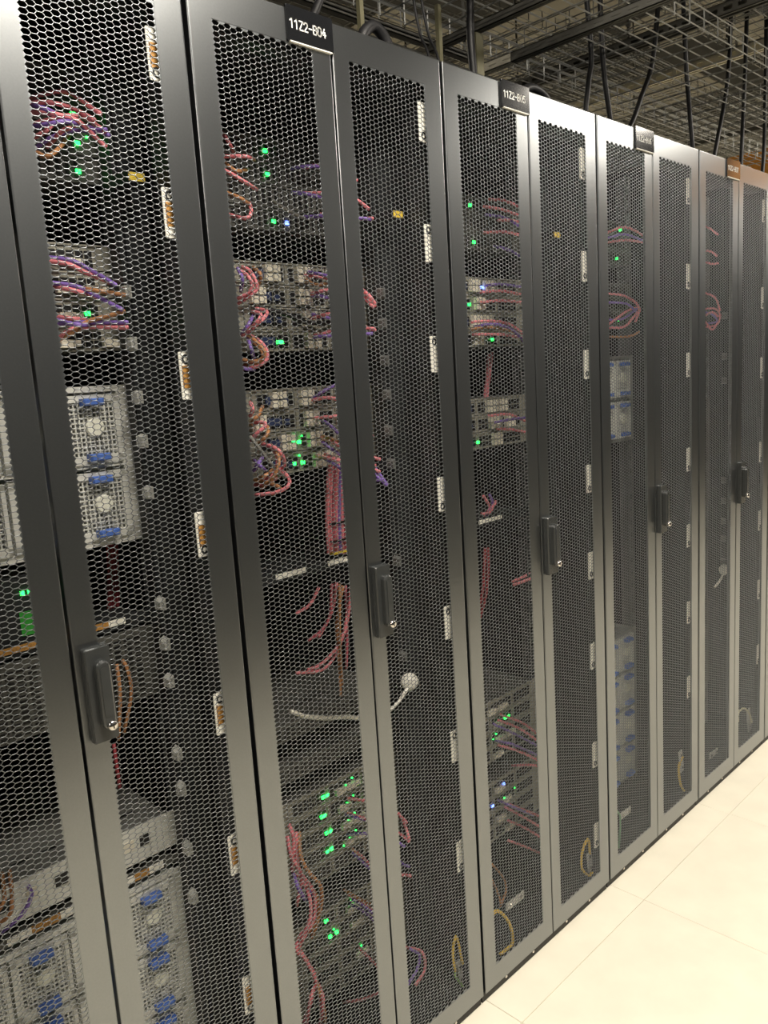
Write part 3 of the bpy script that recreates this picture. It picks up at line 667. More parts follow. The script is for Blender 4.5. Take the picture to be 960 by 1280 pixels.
# B06, B07
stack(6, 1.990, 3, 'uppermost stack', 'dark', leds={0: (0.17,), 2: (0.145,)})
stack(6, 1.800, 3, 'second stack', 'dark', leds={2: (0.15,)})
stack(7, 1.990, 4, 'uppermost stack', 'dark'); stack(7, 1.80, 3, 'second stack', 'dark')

# --- large chassis with fan modules (square grilles, round fan stickers, blue release tabs)
def grille(w, h, nx, nz, t=0.0024):
    m = MB()
    for i in range(nx + 1): x = -w / 2 + w * i / nx; m.box(x - t / 2, x + t / 2, -0.003, 0.0, 0, h)
    for k in range(nz + 1): z = h * k / nz; m.box(-w / 2, w / 2, -0.0032, 0.0, z - t / 2, z + t / 2)
    return m
FM = {}
def fan_meshes():
    w, h = 0.098, 0.118
    FM['frame'] = (MB().box(-w / 2, -w / 2 + 0.011, -0.006, 0.03, 0, h).box(w / 2 - 0.007, w / 2, -0.006, 0.03, 0, h)
                   .box(-w / 2, w / 2, -0.006, 0.03, 0, 0.014).box(-w / 2, w / 2, -0.006, 0.03, h - 0.012, h).box(-w / 2, w / 2, 0.028, 0.03, 0, h)).mesh('module_frame', SILVER)
    FM['grille'] = grille(0.078, 0.09, 10, 11).mesh('grille', SILVER)
    FM['fan'] = MB().disc(0, 0, 0.0165, -0.006, 0.004, 20).mesh('fan_sticker', FANW)
    hb = MB().disc(0, 0, 0.036, 0.006, 0.012, 24); FM['hub'] = hb.mesh('fan_wheel', STEEL)
    FM['tab'] = MB().loft([[(x, y, z) for x, z in ((-0.019, -0.006), (0.019, -0.006), (0.019, 0.006), (-0.019, 0.006))] for y in (0, -0.014)] +
                          [[(x, -0.018, z) for x, z in ((-0.016, -0.004), (0.016, -0.004), (0.016, 0.004), (-0.016, 0.004))]], cap1=True).mesh('release_tab', BLUE)
fan_meshes()
def fan_chassis(n, z0, rows, cols, label, y=0.2, material=None, h=0.1325, bottom=0.012):
    r = thing('server_chassis', label, 'server chassis', (RC[n], y, z0), 'server chassis with fan modules')
    H = rows * h + bottom
    body = MB().box(-0.222, 0.222, 0.032, 0.75, 0, H).box(-0.222, -0.214, -0.004, 0.032, 0, H).box(0.214, 0.222, -0.004, 0.032, 0, H)
    body.box(-0.214, 0.214, -0.004, 0.032, H - 0.010, H).box(-0.214, 0.214, -0.004, 0.032, 0, bottom)
    for i in range(1, rows): body.box(-0.214, 0.214, -0.004, 0.032, bottom + i * h - 0.0075, bottom + i * h - 0.001)
    body.box(-0.241, -0.222, -0.003, 0.0, 0, H).box(0.222, 0.241, -0.003, 0.0, 0, H)
    body.build('chassis', material or SILVER, r)
    for i in range(rows):
        for k in range(cols):
            x = 0.2135 - 0.0505 - k * 0.1035; z = bottom + i * h
            f = link('fan_module', FM['frame'], r, (x, -0.002, z))
            link('grille', FM['grille'], f, (0.002, -0.0005, 0.014)); link('fan_wheel', FM['hub'], f, (0.002, 0.0, 0.06))
            link('fan_sticker', FM['fan'], f, (0.004, -0.003, 0.062))
            link('release_tab', FM['tab'], f, (0.0, -0.006, 0.106)); link('release_tab', FM['tab'], f, (0.002, -0.006, 0.012))
    return r
fan_chassis(3, 1.287, 2, 4, 'silver chassis with white fan hubs and blue tabs in nearest rack, at mid height')
fan_chassis(3, 0.225, 3, 4, 'silver chassis with blue tabs at the bottom left corner of the picture')
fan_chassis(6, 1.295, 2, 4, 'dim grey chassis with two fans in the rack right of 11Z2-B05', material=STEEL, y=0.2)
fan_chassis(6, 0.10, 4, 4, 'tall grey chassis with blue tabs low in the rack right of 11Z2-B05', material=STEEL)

# --- servers and shelves
def shelf(n, z, label, light=(), depth=0.5, y=0.2, m=None):
    r = thing('rack_shelf', label, 'shelf', (RC[n], y, z), 'rack shelves')
    MB().box(-0.222, 0.222, 0.0, depth, -0.003, 0.0).box(-0.241, 0.241, -0.002, 0.0, -0.014, 0.010).build('tray', m or DARK, r)
    for x0, x1, mm in light: MB().box(x0, x1, -0.004, -0.002, -0.006, 0.005).build('edge_strip', mm, r)
    return r
shelf(3, 1.146, 'dark shelf with white and brown edge tape in the nearest rack', [(-0.1, 0.06, BROWN), (0.07, 0.125, PAPER), (0.125, 0.15, BROWN), (0.15, 0.182, PAPER)])
shelf(4, 1.150, 'dark shelf with two white edge strips in rack 11Z2-B04', [(-0.078, 0.002, PAPER), (0.066, 0.138, PAPER)])
shelf(5, 1.152, 'dark shelf with pale edge in rack 11Z2-B05', [(0.0, 0.10, PAPER)])
def server(n, z, h, label, face, lid=0.7, y=0.2, strip=None, vents=True, width=0.219):
    r = thing('rack_server', label, 'server', (RC[n], y, z), 'rack servers')
    MB().box(-width, width, 0.002, lid, 0, h).build('chassis', SWITCH if face != 'bright' else STEEL, r)
    f = MB().box(-0.241, 0.241, -0.001, 0.002, 0.001, h - 0.001); f.build('face_plate', SILVER if face == 'bright' else SWITCH, r)
    if vents:
        v = MB(); k = int((h - 0.012) / 0.009)
        for i in range(k):
            for j in range(22): v.box(-0.205 + j * 0.019, -0.205 + j * 0.019 + 0.0135, -0.0022, -0.0008, 0.008 + i * 0.009, 0.008 + i * 0.009 + 0.0042)
        v.build('vent_slots', PORT, r)
    if strip:
        for x0, x1, mm in strip: MB().box(x0, x1, -0.0045, -0.001, h - 0.014, h - 0.001).build('label_tape', mm, r)
    return r
server(3, 0.990, 0.135, 'dark slotted server face above the handle height of nearest rack', 'dark')
sv = server(3, 0.680, 0.072, 'grey server with open sockets near the bottom left corner', 'bright', lid=0.62, vents=False)
for i, x in enumerate((-0.17, -0.13, -0.1, -0.05, 0.0, 0.035, 0.12, 0.16)):
    MB().box(x, x + (0.018 if i % 2 else 0.028), -0.003, -0.0009, 0.03, 0.05).build('socket', PORT if i % 3 else PORTW, sv)
LIDS = MB().box(0, 0.03, 0.05, 0.056, 0.072, 0.0735).mesh('lid_slot', PORT)
for i in range(8): link('lid_slot', LIDS, sv, (-0.2 + i * 0.05, 0, 0))
server(3, 0.645, 0.018, 'thin panel with white and brown tape above the bottom chassis of nearest rack', 'dark', vents=False, strip=[(-0.09, -0.05, PAPER), (-0.05, 0.0, BROWN), (0.0, 0.03, PAPER), (0.115, 0.14, PAPER), (0.14, 0.17, BROWN), (0.17, 0.2, PAPER)])
bx = thing('signal_box', 'small dark box with two green lights on the shelf of nearest rack', 'network device', (-0.6, 0.205, 1.148))
MB().box(-0.21, 0.03, 0.002, 0.2, 0, 0.115).box(-0.205, 0.025, -0.002, 0.002, 0.004, 0.111).build('case', DARK, bx)
for x in (0.01, 0.022): MB().box(x, x + 0.006, -0.005, -0.002, 0.083, 0.09).build('status_light', LEDG, bx)
MB().box(0.004, 0.024, -0.004, -0.002, 0.015, 0.055).build('green_panel', mat('panel_green', srgb(40, 110, 40), 0.4, emit=(0.05, 0.5, 0.05), estr=0.12), bx)
server(4, 0.69, 0.04, 'dark server with a grey lid in rack 11Z2-B04, above its lower switch stack', 'dark', lid=0.6)
server(4, 0.785, 0.04, 'dark server under the white cable in rack 11Z2-B04', 'dark', lid=0.6)
server(7, 0.25, 0.35, 'dark slotted server low in the farthest rack', 'dark')
server(7, 1.0, 0.4, 'dark slotted server at mid height of the farthest rack', 'dark')

# --- white round knobs on stalks
for n, kx, z in ((4, 0.223, 0.842), (7, 0.190, 0.736)):
    r = thing('sensor_knob', 'white round knob on a slanting stalk in ' + RNAME[n], 'sensor', (RC[n] + kx, 0.12, z), 'white round sensors')
    prof = [(0.0, 0.010), (0.010, 0.0088), (0.0185, 0.005), (0.0212, 0.0), (0.019, -0.006), (0.010, -0.009)]
    k = 20; m = MB()
    d = Vector((-0.62, -0.75, 0.2)).normalized(); u = d.cross(Vector((0, 0, 1))).normalized(); t = d.cross(u)
    loops = [[d * h + (u * math.cos(2 * math.pi * j / k) + t * math.sin(2 * math.pi * j / k)) * max(rad, 0.0005) for j in range(k)] for rad, h in prof]
    m.loft(loops, True, True).build('knob', WHITE, r, smooth=True)
    MB().tube([(0.002, 0, -0.008), (-0.020, -0.002, -0.020), (-0.045, 0.0, -0.038), (-0.075, 0.004, -0.052)], 0.0042).build('stalk', WHITE, r, smooth=True)

# ------------------------------------------------------------------ cables
WHERE = {(3, 'top'): 'at the uppermost stack of the nearest rack', (3, 'mid'): 'across the second stack of the nearest rack', (3, 'red'): 'hanging below the fan chassis of the nearest rack',
 (3, 'loop'): 'hanging behind the door handle of the nearest rack', (3, 'low'): 'plugged into the low server at the bottom left corner',
 (4, 'top_l'): 'at the left of the stack under plate 11Z2-B04', (4, 'top_r'): 'running right from the stack under plate 11Z2-B04', (4, 'top_g'): 'in the middle of the stack under plate 11Z2-B04',
 (4, 's1_l'): 'looping left at the bright upper stack of 11Z2-B04', (4, 's1_r'): 'running right from the bright upper stack of 11Z2-B04', (4, 's1_k'): 'crossing the bright upper stack of 11Z2-B04',
 (4, 's2_l'): 'looping left at the bright middle stack of 11Z2-B04', (4, 's2_k'): 'slanting over the loops of the middle stack of 11Z2-B04', (4, 's2_r'): 'running right from the bright middle stack of 11Z2-B04',
 (4, 'bundle'): 'in the upright bundle above the shelf of 11Z2-B04', (4, 'droop'): 'drooping below the shelf of 11Z2-B04', (4, 'white'): 'lying across the empty middle of 11Z2-B04',
 (4, 's3_l'): 'in the lower left bundle of 11Z2-B04', (4, 's3_r'): 'right of the green lit lower stack of 11Z2-B04', (4, 's4_r'): 'running right from the bottommost stack of 11Z2-B04',
 (5, 'top'): 'at the uppermost stack of 11Z2-B05', (5, 'mid'): 'across the second stack of 11Z2-B05', (5, 'drop'): 'hanging above the middle stack of 11Z2-B05', (5, 's2'): 'running right from the middle stack of 11Z2-B05',
 (5, 'shelf'): 'around the shelf of 11Z2-B05', (5, 'low1'): 'running right from the lower stack of 11Z2-B05', (5, 'low2'): 'running right from the bottommost stack of 11Z2-B05', (5, 'low3'): 'hanging near the bottom of 11Z2-B05',
 (6, 'top'): 'at the uppermost stack of the rack right of 11Z2-B05', (6, 'mid'): 'looping at the second stack of the rack right of 11Z2-B05',
 (7, 'top'): 'high up in the farthest rack', (7, 'mid'): 'looping at the second stack of the farthest rack'}
CNAME = {'pink': 'pink', 'violet': 'violet', 'tan': 'tan brown', 'white': 'white', 'black': 'black', 'red': 'dark red', 'rose': 'dusky rose', 'grey': 'grey'}
ORDN = ['%s', 'second %s', 'third %s', 'fourth %s', 'fifth %s', 'sixth %s', 'seventh %s', 'eighth %s', 'ninth %s', 'tenth %s']
SIDEWAYS = {(3, 'red'), (3, 'low'), (4, 'bundle'), (4, 'droop'), (4, 's3_l'), (5, 'drop'), (3, 'loop'), (5, 'shelf'), (5, 'low3')}
fam = {}
for c_ in CABLES: fam.setdefault(c_[:3], []).append(c_)
for (n, key, colr), members in fam.items():
    side = (n, key) in SIDEWAYS
    members.sort(key=lambda c_: sum(p[0] for p in c_[4]) / len(c_[4]) if side else -sum(p[2] for p in c_[4]) / len(c_[4]))
    for i, (_, _, _, rad, pts) in enumerate(members):
        x0, y0, z0 = [v / 1000 for v in pts[0]]
        o = MB().tube([(x / 1000 - x0, y / 1000 - y0, z / 1000 - z0) for x, y, z in pts], rad * 1.15, 7, 4).build('patch_cable', CAB[colr], None, True, (RC[n] + x0, y0, z0))
        w = WHERE[(n, key)]; last = len(members) - 1
        if last == 0: lab = '%s cable %s' % (CNAME[colr], w)
        elif i == 0: lab = '%s %s cable %s' % ('leftmost' if side else 'uppermost', CNAME[colr], w)
        elif i == last: lab = '%s %s cable %s' % ('rightmost' if side else 'lowest', CNAME[colr], w)
        else: lab = '%s %s cable %s' % (['', 'second', 'third', 'fourth', 'fifth', 'sixth', 'seventh', 'eighth', 'ninth'][i] + (' from left' if side else ' from top'), CNAME[colr], w)
        tag(o, lab, 'cable', 'patch cables ' + w)
# cable ties around the upright bundle
for z, mm, lab in ((1.235, CAB['black'], 'upper black tie around the pink cable bundle of 11Z2-B04'), (1.195, CAB['black'], 'lower black tie around the pink cable bundle of 11Z2-B04'), (1.168, YELLOW, 'yellow tie at the foot of the pink bundle of 11Z2-B04')):
    x0, x1, ya, yb = 0.078, 0.138, 0.188, 0.206
    tag(MB().loft([[(x0 - k, ya - k, zz), (x1 + k, ya - k, zz), (x1 + k, yb + k, zz), (x0 - k, yb + k, zz)] for k, zz in ((0, z), (0.0015, z), (0.0015, z + 0.005), (0, z + 0.005))]).build('cable_tie', mm), lab, 'cable tie')

# ------------------------------------------------------------------ ground wires and brackets at the foot of the doors
def ground(name, label, pts, r, m, y=0.034):
    x0, z0 = pts[0]
    o = MB().tube([(x - x0, 0.004 * math.sin(i), z - z0) for i, (x, z) in enumerate(pts)], r, 8, 5).build(name, m, None, True, (x0, y, z0))
    return tag(o, label, 'ground wire', 'door ground wires')
def bracket(label, a, b, w=0.02, y=0.036):
    ax, az = a; bx_, bz = b; d = Vector((bx_ - ax, 0, bz - az)); L = d.length; d.normalize(); p = Vector((-d.z, 0, d.x)) * w / 2
    lp = lambda yy, k: [d * k - p + Vector((0, yy, 0)), d * (L - k) - p + Vector((0, yy, 0)), d * (L - k) + p + Vector((0, yy, 0)), d * k + p + Vector((0, yy, 0))]
    r = thing('ground_bracket', label, 'bracket', (ax, y, az), 'ground wire brackets')
    MB().loft([lp(0.004, 0), lp(0.001, 0), lp(0.0, 0.001)], True, True).build('plate', CLIP, r)
    for k in (0.2, 0.8):
        q = d * L * k; MB().disc(q.x, q.z, 0.0045, -0.003, 0.001, 10).build('bolt', CHROME, r)
    return r
ground('ground_wire', 'yellow ground wire peaking at the lower right corner of 11Z2-B04', [(0.234, 0.12), (0.231, 0.165), (0.246, 0.205), (0.255, 0.161), (0.258, 0.126)], 0.0034, GNDY)
ground('ground_wire', 'green ground wire below the yellow one at lower right of 11Z2-B04', [(0.234, 0.122), (0.236, 0.103), (0.252, 0.075), (0.2615, 0.056)], 0.003, GNDG)
bracket('metal bracket beside the ground wires at lower right of 11Z2-B04', (0.250, 0.135), (0.2585, 0.07), 0.014)
ground('ground_wire', 'yellow ground wire curving at the lower left of 11Z2-B05', [(0.36, 0.175), (0.37, 0.183), (0.41, 0.183), (0.451, 0.126), (0.457, 0.070), (0.432, 0.066), (0.404, 0.064)], 0.0042, GNDY, 0.033)
bracket('tilted metal bracket above the ground wire at lower left of 11Z2-B05', (0.447, 0.172), (0.524, 0.170))
ground('ground_wire', 'yellow ground wire loop at the lower right of 11Z2-B05', [(0.846, 0.13), (0.844, 0.177), (0.813, 0.154), (0.802, 0.108), (0.83, 0.07), (0.852, 0.068)], 0.0036, GNDY)
bracket('metal bracket beside the wire loop at lower right of 11Z2-B05', (0.846, 0.132), (0.856, 0.07), 0.024)
ground('ground_wire', 'green ground wire at the lower left of the rack right of 11Z2-B05', [(0.975, 0.2), (1.002, 0.197), (1.03, 0.163), (1.019, 0.107), (1.008, 0.07)], 0.003, mat('ground_teal', srgb(120, 170, 130), 0.5))
bracket('metal bracket at the lower left of the rack right of 11Z2-B05', (1.03, 0.163), (1.095, 0.160))
ground('ground_wire', 'yellow ground wire loop at lower right of the rack right of 11Z2-B05', [(1.452, 0.2), (1.445, 0.19), (1.427, 0.162), (1.435, 0.103), (1.455, 0.07)], 0.0042, GNDY)
bracket('metal bracket at lower right of the rack right of 11Z2-B05', (1.44, 0.222), (1.454, 0.142), 0.024)
ground('ground_wire', 'pale ground wire arching at the lower right of the farthest rack', [(1.92, 0.16), (1.93, 0.189), (1.984, 0.19), (2.03, 0.155), (2.05, 0.109)], 0.004, mat('ground_pale', srgb(210, 205, 170), 0.5))
bracket('metal bracket at the lower right of the farthest rack', (2.03, 0.17), (2.05, 0.075), 0.03)
bracket('tilted metal bracket at the lower left of the farthest rack', (1.671, 0.11), (1.745, 0.108))

# ------------------------------------------------------------------ overhead: wire trays, struts, rods, hanging cables
def tray(label, x0, x1, y0, y1, z, along='x', side=0.06, pc=0.1, pl=0.05, r=0.0025, m=None):
    t = thing('wire_tray', label, 'cable tray', ((x0 + x1) / 2, (y0 + y1) / 2, z), 'wire cable trays overhead')
    cx, cy = (x0 + x1) / 2, (y0 + y1) / 2
    lw = MB(); cw = MB()
    if along == 'x':
        k = round((y1 - y0) / pl)
        for i in range(k + 1): y = y0 + (y1 - y0) * i / k; lw.bar((x0 - cx, y - cy, 0), (x1 - cx, y - cy, 0), r)
        for y in (y0, y1):
            for h in (side / 2, side): lw.bar((x0 - cx, y - cy, h), (x1 - cx, y - cy, h), r)
        for i in range(int((x1 - x0) / pc) + 1):
            x = x0 + i * pc - cx; cw.bar((x, y0 - cy, -2 * r), (x, y1 - cy, -2 * r), r)
            for y in (y0, y1): cw.bar((x, y - cy, -2 * r), (x, y - cy, side), r)
    else:
        k = round((x1 - x0) / pl)
        for i in range(k + 1): x = x0 + (x1 - x0) * i / k; lw.bar((x - cx, y0 - cy, 0), (x - cx, y1 - cy, 0), r)
        for x in (x0, x1):
            for h in (side / 2, side): lw.bar((x - cx, y0 - cy, h), (x - cx, y1 - cy, h), r)
        for i in range(int((y1 - y0) / pc) + 1):
            y = y0 + i * pc - cy; cw.bar((x0 - cx, y, -2 * r), (x1 - cx, y, -2 * r), r)
            for x in (x0, x1): cw.bar((x - cx, y, -2 * r), (x - cx, y, side), r)
    lw.build('long_wires', m or TRAYM, t); cw.build('cross_wires', m or TRAYM, t)
    return t
def strut(label, a, b, m, w=0.041, slots=True):
    """C channel along x or y with slotted side faces"""
    a = Vector(a); b = Vector(b); L = (b - a).length; along_x = abs(b.x - a.x) > abs(b.y - a.y)
    o = thing('strut_channel', label, 'strut', a, 'strut channels overhead')
    h = w / 2; s = MB()
    def bx2(u0, u1, v0, v1, z0, z1):
        if along_x: s.box(u0, u1, v0, v1, z0, z1)
        else: s.box(v0, v1, u0, u1, z0, z1)
    bx2(0, L, -h, h, h - 0.0025, h); bx2(0, L, -h, -h + 0.0025, -h, -h + 0.012); bx2(0, L, -h, -h + 0.0025, h - 0.014, h)
    bx2(0, L, h - 0.0025, h, -h, h); bx2(0, L, -h, -h + 0.011, -h, -h + 0.0025); bx2(0, L, h - 0.011, h, -h, -h + 0.0025)
    n = max(1, int(L / 0.05))
    for i in range(n): bx2(i * L / n + 0.03, (i + 1) * L / n, -h, -h + 0.0025, -h + 0.012, h - 0.014)
    bx2(0, 0.03 * min(1, L), -h, -h + 0.0025, -h + 0.012, -h + 0.013)
    s.build('channel', m, o)
    if slots:
        k = MB(); 
        if along_x: k.box(0, L, h - 0.006, h - 0.003, -h + 0.01, h - 0.012)
        else: k.box(h - 0.006, h - 0.003, 0, L, -h + 0.01, h - 0.012)
        k.build('slot_shade', DARK, o)  # dark sheet standing in for the shade inside the slots
    return o
tray('nearest wire tray just above the top of 11Z2-B04', 0.2, 3.6, 0.03, 0.55, 2.55)
TR = [('high wire tray running above the right hand racks', 1.4, 9.0, -0.1, 0.5, 2.93, 'x'), ('second high wire tray running along behind the racks', 0.8, 9.5, 0.95, 1.55, 2.98, 'x'),
      ('third high wire tray farther behind the racks', 1.4, 12.0, 2.0, 2.6, 3.05, 'x'), ('topmost wire tray near the ceiling', 2.2, 12.0, 0.3, 0.9, 3.3, 'x'),
      ('farthest wire tray under the ceiling', 3.0, 13.0, 1.4, 2.0, 3.35, 'x'),
      ('fourth high wire tray close under the ceiling', 1.8, 12.0, 2.7, 3.2, 3.32, 'x'), ('long wire tray near the far wall', 2.5, 13.0, 4.2, 4.8, 3.1, 'x'), ('crosswise wire tray above the farthest rack', 4.5, 4.9, 0.0, 4.4, 3.2, 'y'),
      ('low wire tray close behind the nearest one', 0.9, 4.1, 0.75, 1.25, 2.65, 'x'), ('low wire tray behind the second high tray', 1.2, 11.0, 1.75, 2.3, 2.70, 'x'),
      ('crosswise wire tray above 11Z2-B05', 1.75, 2.25, -0.2, 3.6, 2.78, 'y'), ('crosswise wire tray over the far end of the row', 3.3, 3.8, -0.3, 4.0, 2.80, 'y'),
      ('crosswise wire tray beyond the row', 5.2, 5.8, -0.8, 4.0, 3.12, 'y'), ('farthest crosswise wire tray', 7.4, 8.0, -0.9, 4.0, 3.12, 'y')]
for l, x0, x1, y0, y1, z, al in TR: tray(l, x0, x1, y0, y1, z, al)
strut('lit-coloured slotted strut end above plate 11Z2-B05', (1.165, 0.44, 2.50), (1.165, 0.60, 2.50), STRUT_LIT, 0.028)  # same strut as the next; pale colour stands in for light on its end
strut('grey strut continuing the lit-coloured strut end up to the right', (1.165, -0.20, 2.50), (1.165, 0.438, 2.50), STRUTD, 0.027, False)
strut('dark strut running along under the nearest wire tray', (0.25, 0.575, 2.532), (1.14, 0.575, 2.532), STRUTD, 0.022, False)
strut('beige strut across the tray above the seam of 11Z2-B04 and 11Z2-B05', (0.93, 0.1, 2.515), (0.93, 0.57, 2.515), STRUTD, 0.024, False)
for k, (x, y0, y1, z) in enumerate(((2.0, -0.2, 1.7, 2.74), (2.9, -0.2, 1.7, 2.895), (4.2, -0.25, 1.7, 2.895), (5.0, -0.3, 1.7, 2.895), (6.4, -0.4, 1.7, 2.895), (8.6, -0.4, 2.7, 2.895))):
    strut(['strut crossing above 11Z2-B05', 'strut crossing above the rack right of 11Z2-B05', 'strut crossing above the far end of the row', 'distant strut behind the hanging cables', 'distant strut nearer the right edge', 'farthest strut of all, beyond the row'][k], (x, y0, z), (x, y1, z), STRUT_LIT if k in (1, 3) else STRUTD, slots=False)
# rods
def rod(label, x, y, z0, z1, r=0.005, m=None, name='threaded_rod', cat='rod', group='rods carrying the trays'):
    k = 8; lp = lambda z: [(r * math.cos(2 * math.pi * j / k), r * math.sin(2 * math.pi * j / k), z) for j in range(k)]
    o = MB().loft([lp(0), lp(z1 - z0)], True, True)
    for zz in (0.05, ): o.loft([[(2.0 * r * math.cos(2 * math.pi * j / 6), 2.0 * r * math.sin(2 * math.pi * j / 6), zz + d) for j in range(6)] for d in (0, 0.008)], True, True)
    return tag(o.build(name, m or STRUTD, None, False, (x, y, z0)), label, cat, group)
RODS = [(0.475, 0.575, 2.543), (1.10, 0.575, 2.543), (2.0, 0.5, 2.76), (2.9, 0.5, 2.915), (4.2, 0.6, 2.915), (2.0, 1.65, 2.76), (2.9, 1.65, 2.915), (4.2, 1.65, 2.915), (5.0, 0.6, 2.915), (5.0, 1.65, 2.915), (6.4, 1.65, 2.915), (2.9, -0.15, 2.915)]
RODS.sort(key=lambda q: (q[0] + 1.054) / (q[1] + 1.145))
for i, (x, y, z0) in enumerate(RODS):
    rod(['leftmost', 'second from left', 'third from left', 'fourth from left', 'fifth from left', 'sixth from left', 'seventh from left', 'eighth from left', 'ninth from left', 'tenth from left', 'second from right', 'rightmost'][i] + ' of the thin threaded rods carrying overhead struts', x, y, z0, ZC)
# posts standing on the rack roofs
for k, (x, y, z1) in enumerate(((0.375, 0.30, 2.55), (0.70, 0.34, 2.50), (0.93, 0.40, 2.50))):
    p = thing('tray_post', ['thin grey post under the tray above 11Z2-B04', 'short grey post under the tray above 11Z2-B04', 'olive square post above the seam right of 11Z2-B04'][k], 'post', (x, y, 2.178), 'tray posts')
    wd = (0.006, 0.006, 0.016)[k]
    MB().box(-wd, wd, -wd, wd, 0.004, z1 - 2.178).build('post', mat('post_olive', srgb(128, 124, 98), 0.5, 0.3), p)
    MB().box(-0.03, 0.03, -0.03, 0.03, 0, 0.004).build('foot', STRUTD, p)
# black cables hanging down to the rack roofs
HANG = [('thick black cable bundle hanging down at the left of plate 11Z2-B05', 0.0105, [(0.80, 0.3, 3.0), (0.789, 0.3, 2.579), (0.782, 0.3, 2.433), (0.788, 0.3, 2.333), (0.79, 0.3, 2.184)]),
 ('left one of two black cables hanging behind 11Z2-B05', 0.0085, [(1.34, 0.3, 3.0), (1.361, 0.3, 2.736), (1.39, 0.3, 2.522), (1.373, 0.3, 2.438), (1.35, 0.3, 2.341), (1.33, 0.3, 2.186)]),
 ('right one of two black cables hanging behind 11Z2-B05', 0.0085, [(1.44, 0.3, 3.0), (1.447, 0.3, 2.76), (1.462, 0.3, 2.506), (1.502, 0.3, 2.341), (1.54, 0.3, 2.186)]),
 ('black cable slanting down left behind the rack right of 11Z2-B05', 0.0085, [(1.88, 0.3, 3.1), (1.856, 0.3, 2.872), (1.799, 0.3, 2.59), (1.715, 0.3, 2.454), (1.629, 0.3, 2.336), (1.53, 0.34, 2.187)]),
 ('black cable hanging straight above the seam left of the farthest rack', 0.0085, [(2.02, 0.3, 3.1), (2.029, 0.3, 2.92), (2.06, 0.3, 2.61), (2.113, 0.3, 2.333), (2.13, 0.3, 2.186)]),
 ('black cable slanting down towards the orange name plate', 0.0085, [(2.48, 0.3, 3.2), (2.465, 0.3, 3.04), (2.432, 0.3, 2.659), (2.307, 0.3, 2.34), (2.25, 0.3, 2.186)]),
 ('black cable hanging just right of the orange name plate', 0.0085, [(2.63, 0.3, 3.2), (2.624, 0.3, 3.083), (2.601, 0.3, 2.693), (2.568, 0.3, 2.322), (2.56, 0.3, 2.186)]),
 ('black cable hanging along the right edge of the picture', 0.0085, [(2.82, 0.3, 3.3), (2.82, 0.3, 3.137), (2.826, 0.3, 2.725), (2.80, 0.3, 2.322), (2.65, 0.3, 2.187)]),
 ('dark cable going up behind plate 11Z2-B04', 0.009, [(0.18, 0.2, 2.6), (0.165, 0.2, 2.356), (0.151, 0.2, 2.307), (0.131, 0.2, 2.271), (0.12, 0.2, 2.187)]),
 ('left thin black cable hanging through the nearest tray', 0.0035, [(0.55, 0.3, 2.75), (0.56, 0.3, 2.498), (0.58, 0.3, 2.392), (0.612, 0.3, 2.335), (0.63, 0.3, 2.182)]),
 ('right thin black cable hanging through the nearest tray', 0.0035, [(0.565, 0.29, 2.75), (0.577, 0.29, 2.498), (0.60, 0.29, 2.392), (0.635, 0.29, 2.335), (0.66, 0.29, 2.182)]),
 ('black cable loop lying on the roof beside plate 11Z2-B05', 0.010, [(0.72, 0.12, 2.188), (0.75, 0.12, 2.235), (0.80, 0.12, 2.255), (0.86, 0.12, 2.240), (0.90, 0.12, 2.19)]),
 ('dark cable loop lying on the roof right of plate 11Z2-B04', 0.012, [(0.19, 0.12, 2.19), (0.20, 0.12, 2.24), (0.235, 0.12, 2.265), (0.27, 0.12, 2.24), (0.275, 0.12, 2.19)]),
 ('pale cable loop on the roof left of the orange plate', 0.007, [(1.62, 0.1, 2.184), (1.66, 0.1, 2.21), (1.73, 0.1, 2.215), (1.80, 0.1, 2.184)])]
for lab, rad, pts in HANG:
    p0 = pts[-1]
    o = MB().tube([(x - p0[0], y - p0[1], z - p0[2]) for x, y, z in pts], rad, 10, 5).build('power_cable', CAB['black'] if 'pale' not in lab else CAB['white'], None, True, p0)
    tag(o, lab, 'cable', 'cables above the racks')
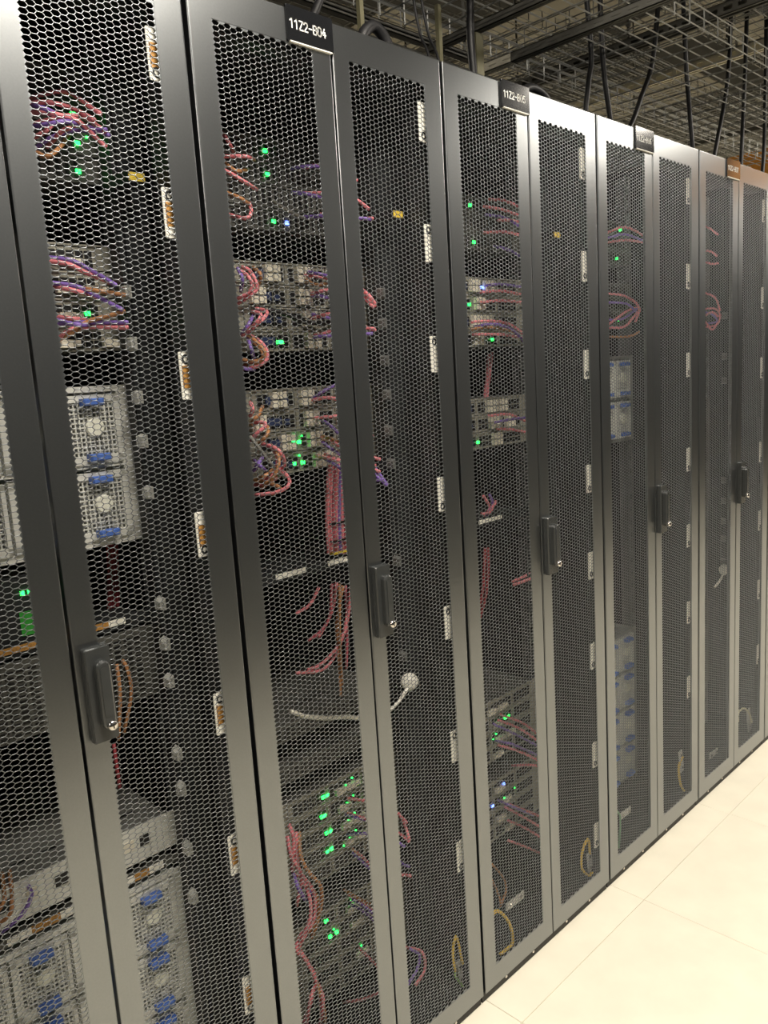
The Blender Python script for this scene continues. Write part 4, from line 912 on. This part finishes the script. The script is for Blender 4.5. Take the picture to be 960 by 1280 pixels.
# dark cable bundle lying in the high trays
BUN = mat('bundle_dark', srgb(40, 42, 48), 0.55)
for k, (y, z, r0) in enumerate(((0.08, 2.972, 0.032), (0.17, 2.966, 0.026), (0.25, 2.970, 0.030))):
    o = MB().tube([(0, 0, 0), (1.8, 0.02, 0.004), (3.6, -0.02, 0), (6.4, 0.01, 0.004)], r0, 10, 6).build('cable_bundle', BUN, None, True, (2.4, y, z))
    tag(o, ['dark cable bundle along the near edge of the high tray', 'thinner dark cable bundle in the middle of the high tray', 'dark cable bundle along the far side of the high tray'][k], 'cable bundle', 'dark bundles in the high tray')
# orange fibre raceway beyond the far end
rw = thing('fibre_raceway', 'orange trough crossing overhead at the right edge of the picture', 'raceway', (4.35, -1.02, 2.56))
MB().box(-0.15, 0.15, 0, 2.2, 0, 0.006).build('trough_floor', RACEWAY, rw); MB().box(-0.15, -0.144, 0, 2.2, 0.006, 0.2).build('trough_side', RACEWAY, rw); MB().box(0.144, 0.15, 0, 2.2, 0.006, 0.2).build('trough_side', RACEWAY, rw)

# ------------------------------------------------------------------ pendant lights
def pendant(x, y, z, label, light, hw=0.30):
    r = thing('pendant_light', label, 'ceiling light', (x, y, z), 'pendant lights')
    MB().box(-0.60, 0.60, -hw, hw, 0.0, 0.05).box(-0.60, 0.60, -hw, -hw + 0.01, -0.015, 0.0).box(-0.60, 0.60, hw - 0.01, hw, -0.015, 0.0).build('housing', LAMPW, r)
    MB().box(-0.59, 0.59, -hw + 0.015, hw - 0.015, -0.006, 0.0).build('diffuser', DIFF, r)
    for dx in (-0.5, 0.5): MB().box(dx - 0.003, dx + 0.003, -0.003, 0.003, 0.05, ZC - z).build('hanger', STRUTD, r)
    light.parent = r; light.location = (0, 0, -0.012)
for k, ((x, y, z, p), l) in enumerate(zip(LAMPS, lamp_lights)): pendant(x, y, z, ['white pendant light over the aisle before 11Z2-B04', 'white pendant light over the aisle before the far racks', 'white pendant light over the far end of the aisle', 'white pendant light over the aisle behind the viewer'][k], l)
for k, ((x, y, z, p), l) in enumerate(zip(FAR_LAMPS, far_lamp_lights)): pendant(x, y, z, ['distant pendant light behind the near racks', 'distant pendant light behind the far racks', 'distant pendant light far beyond the row', 'pendant light beyond the end of the aisle', 'farthest pendant light of the hall'][k], l)
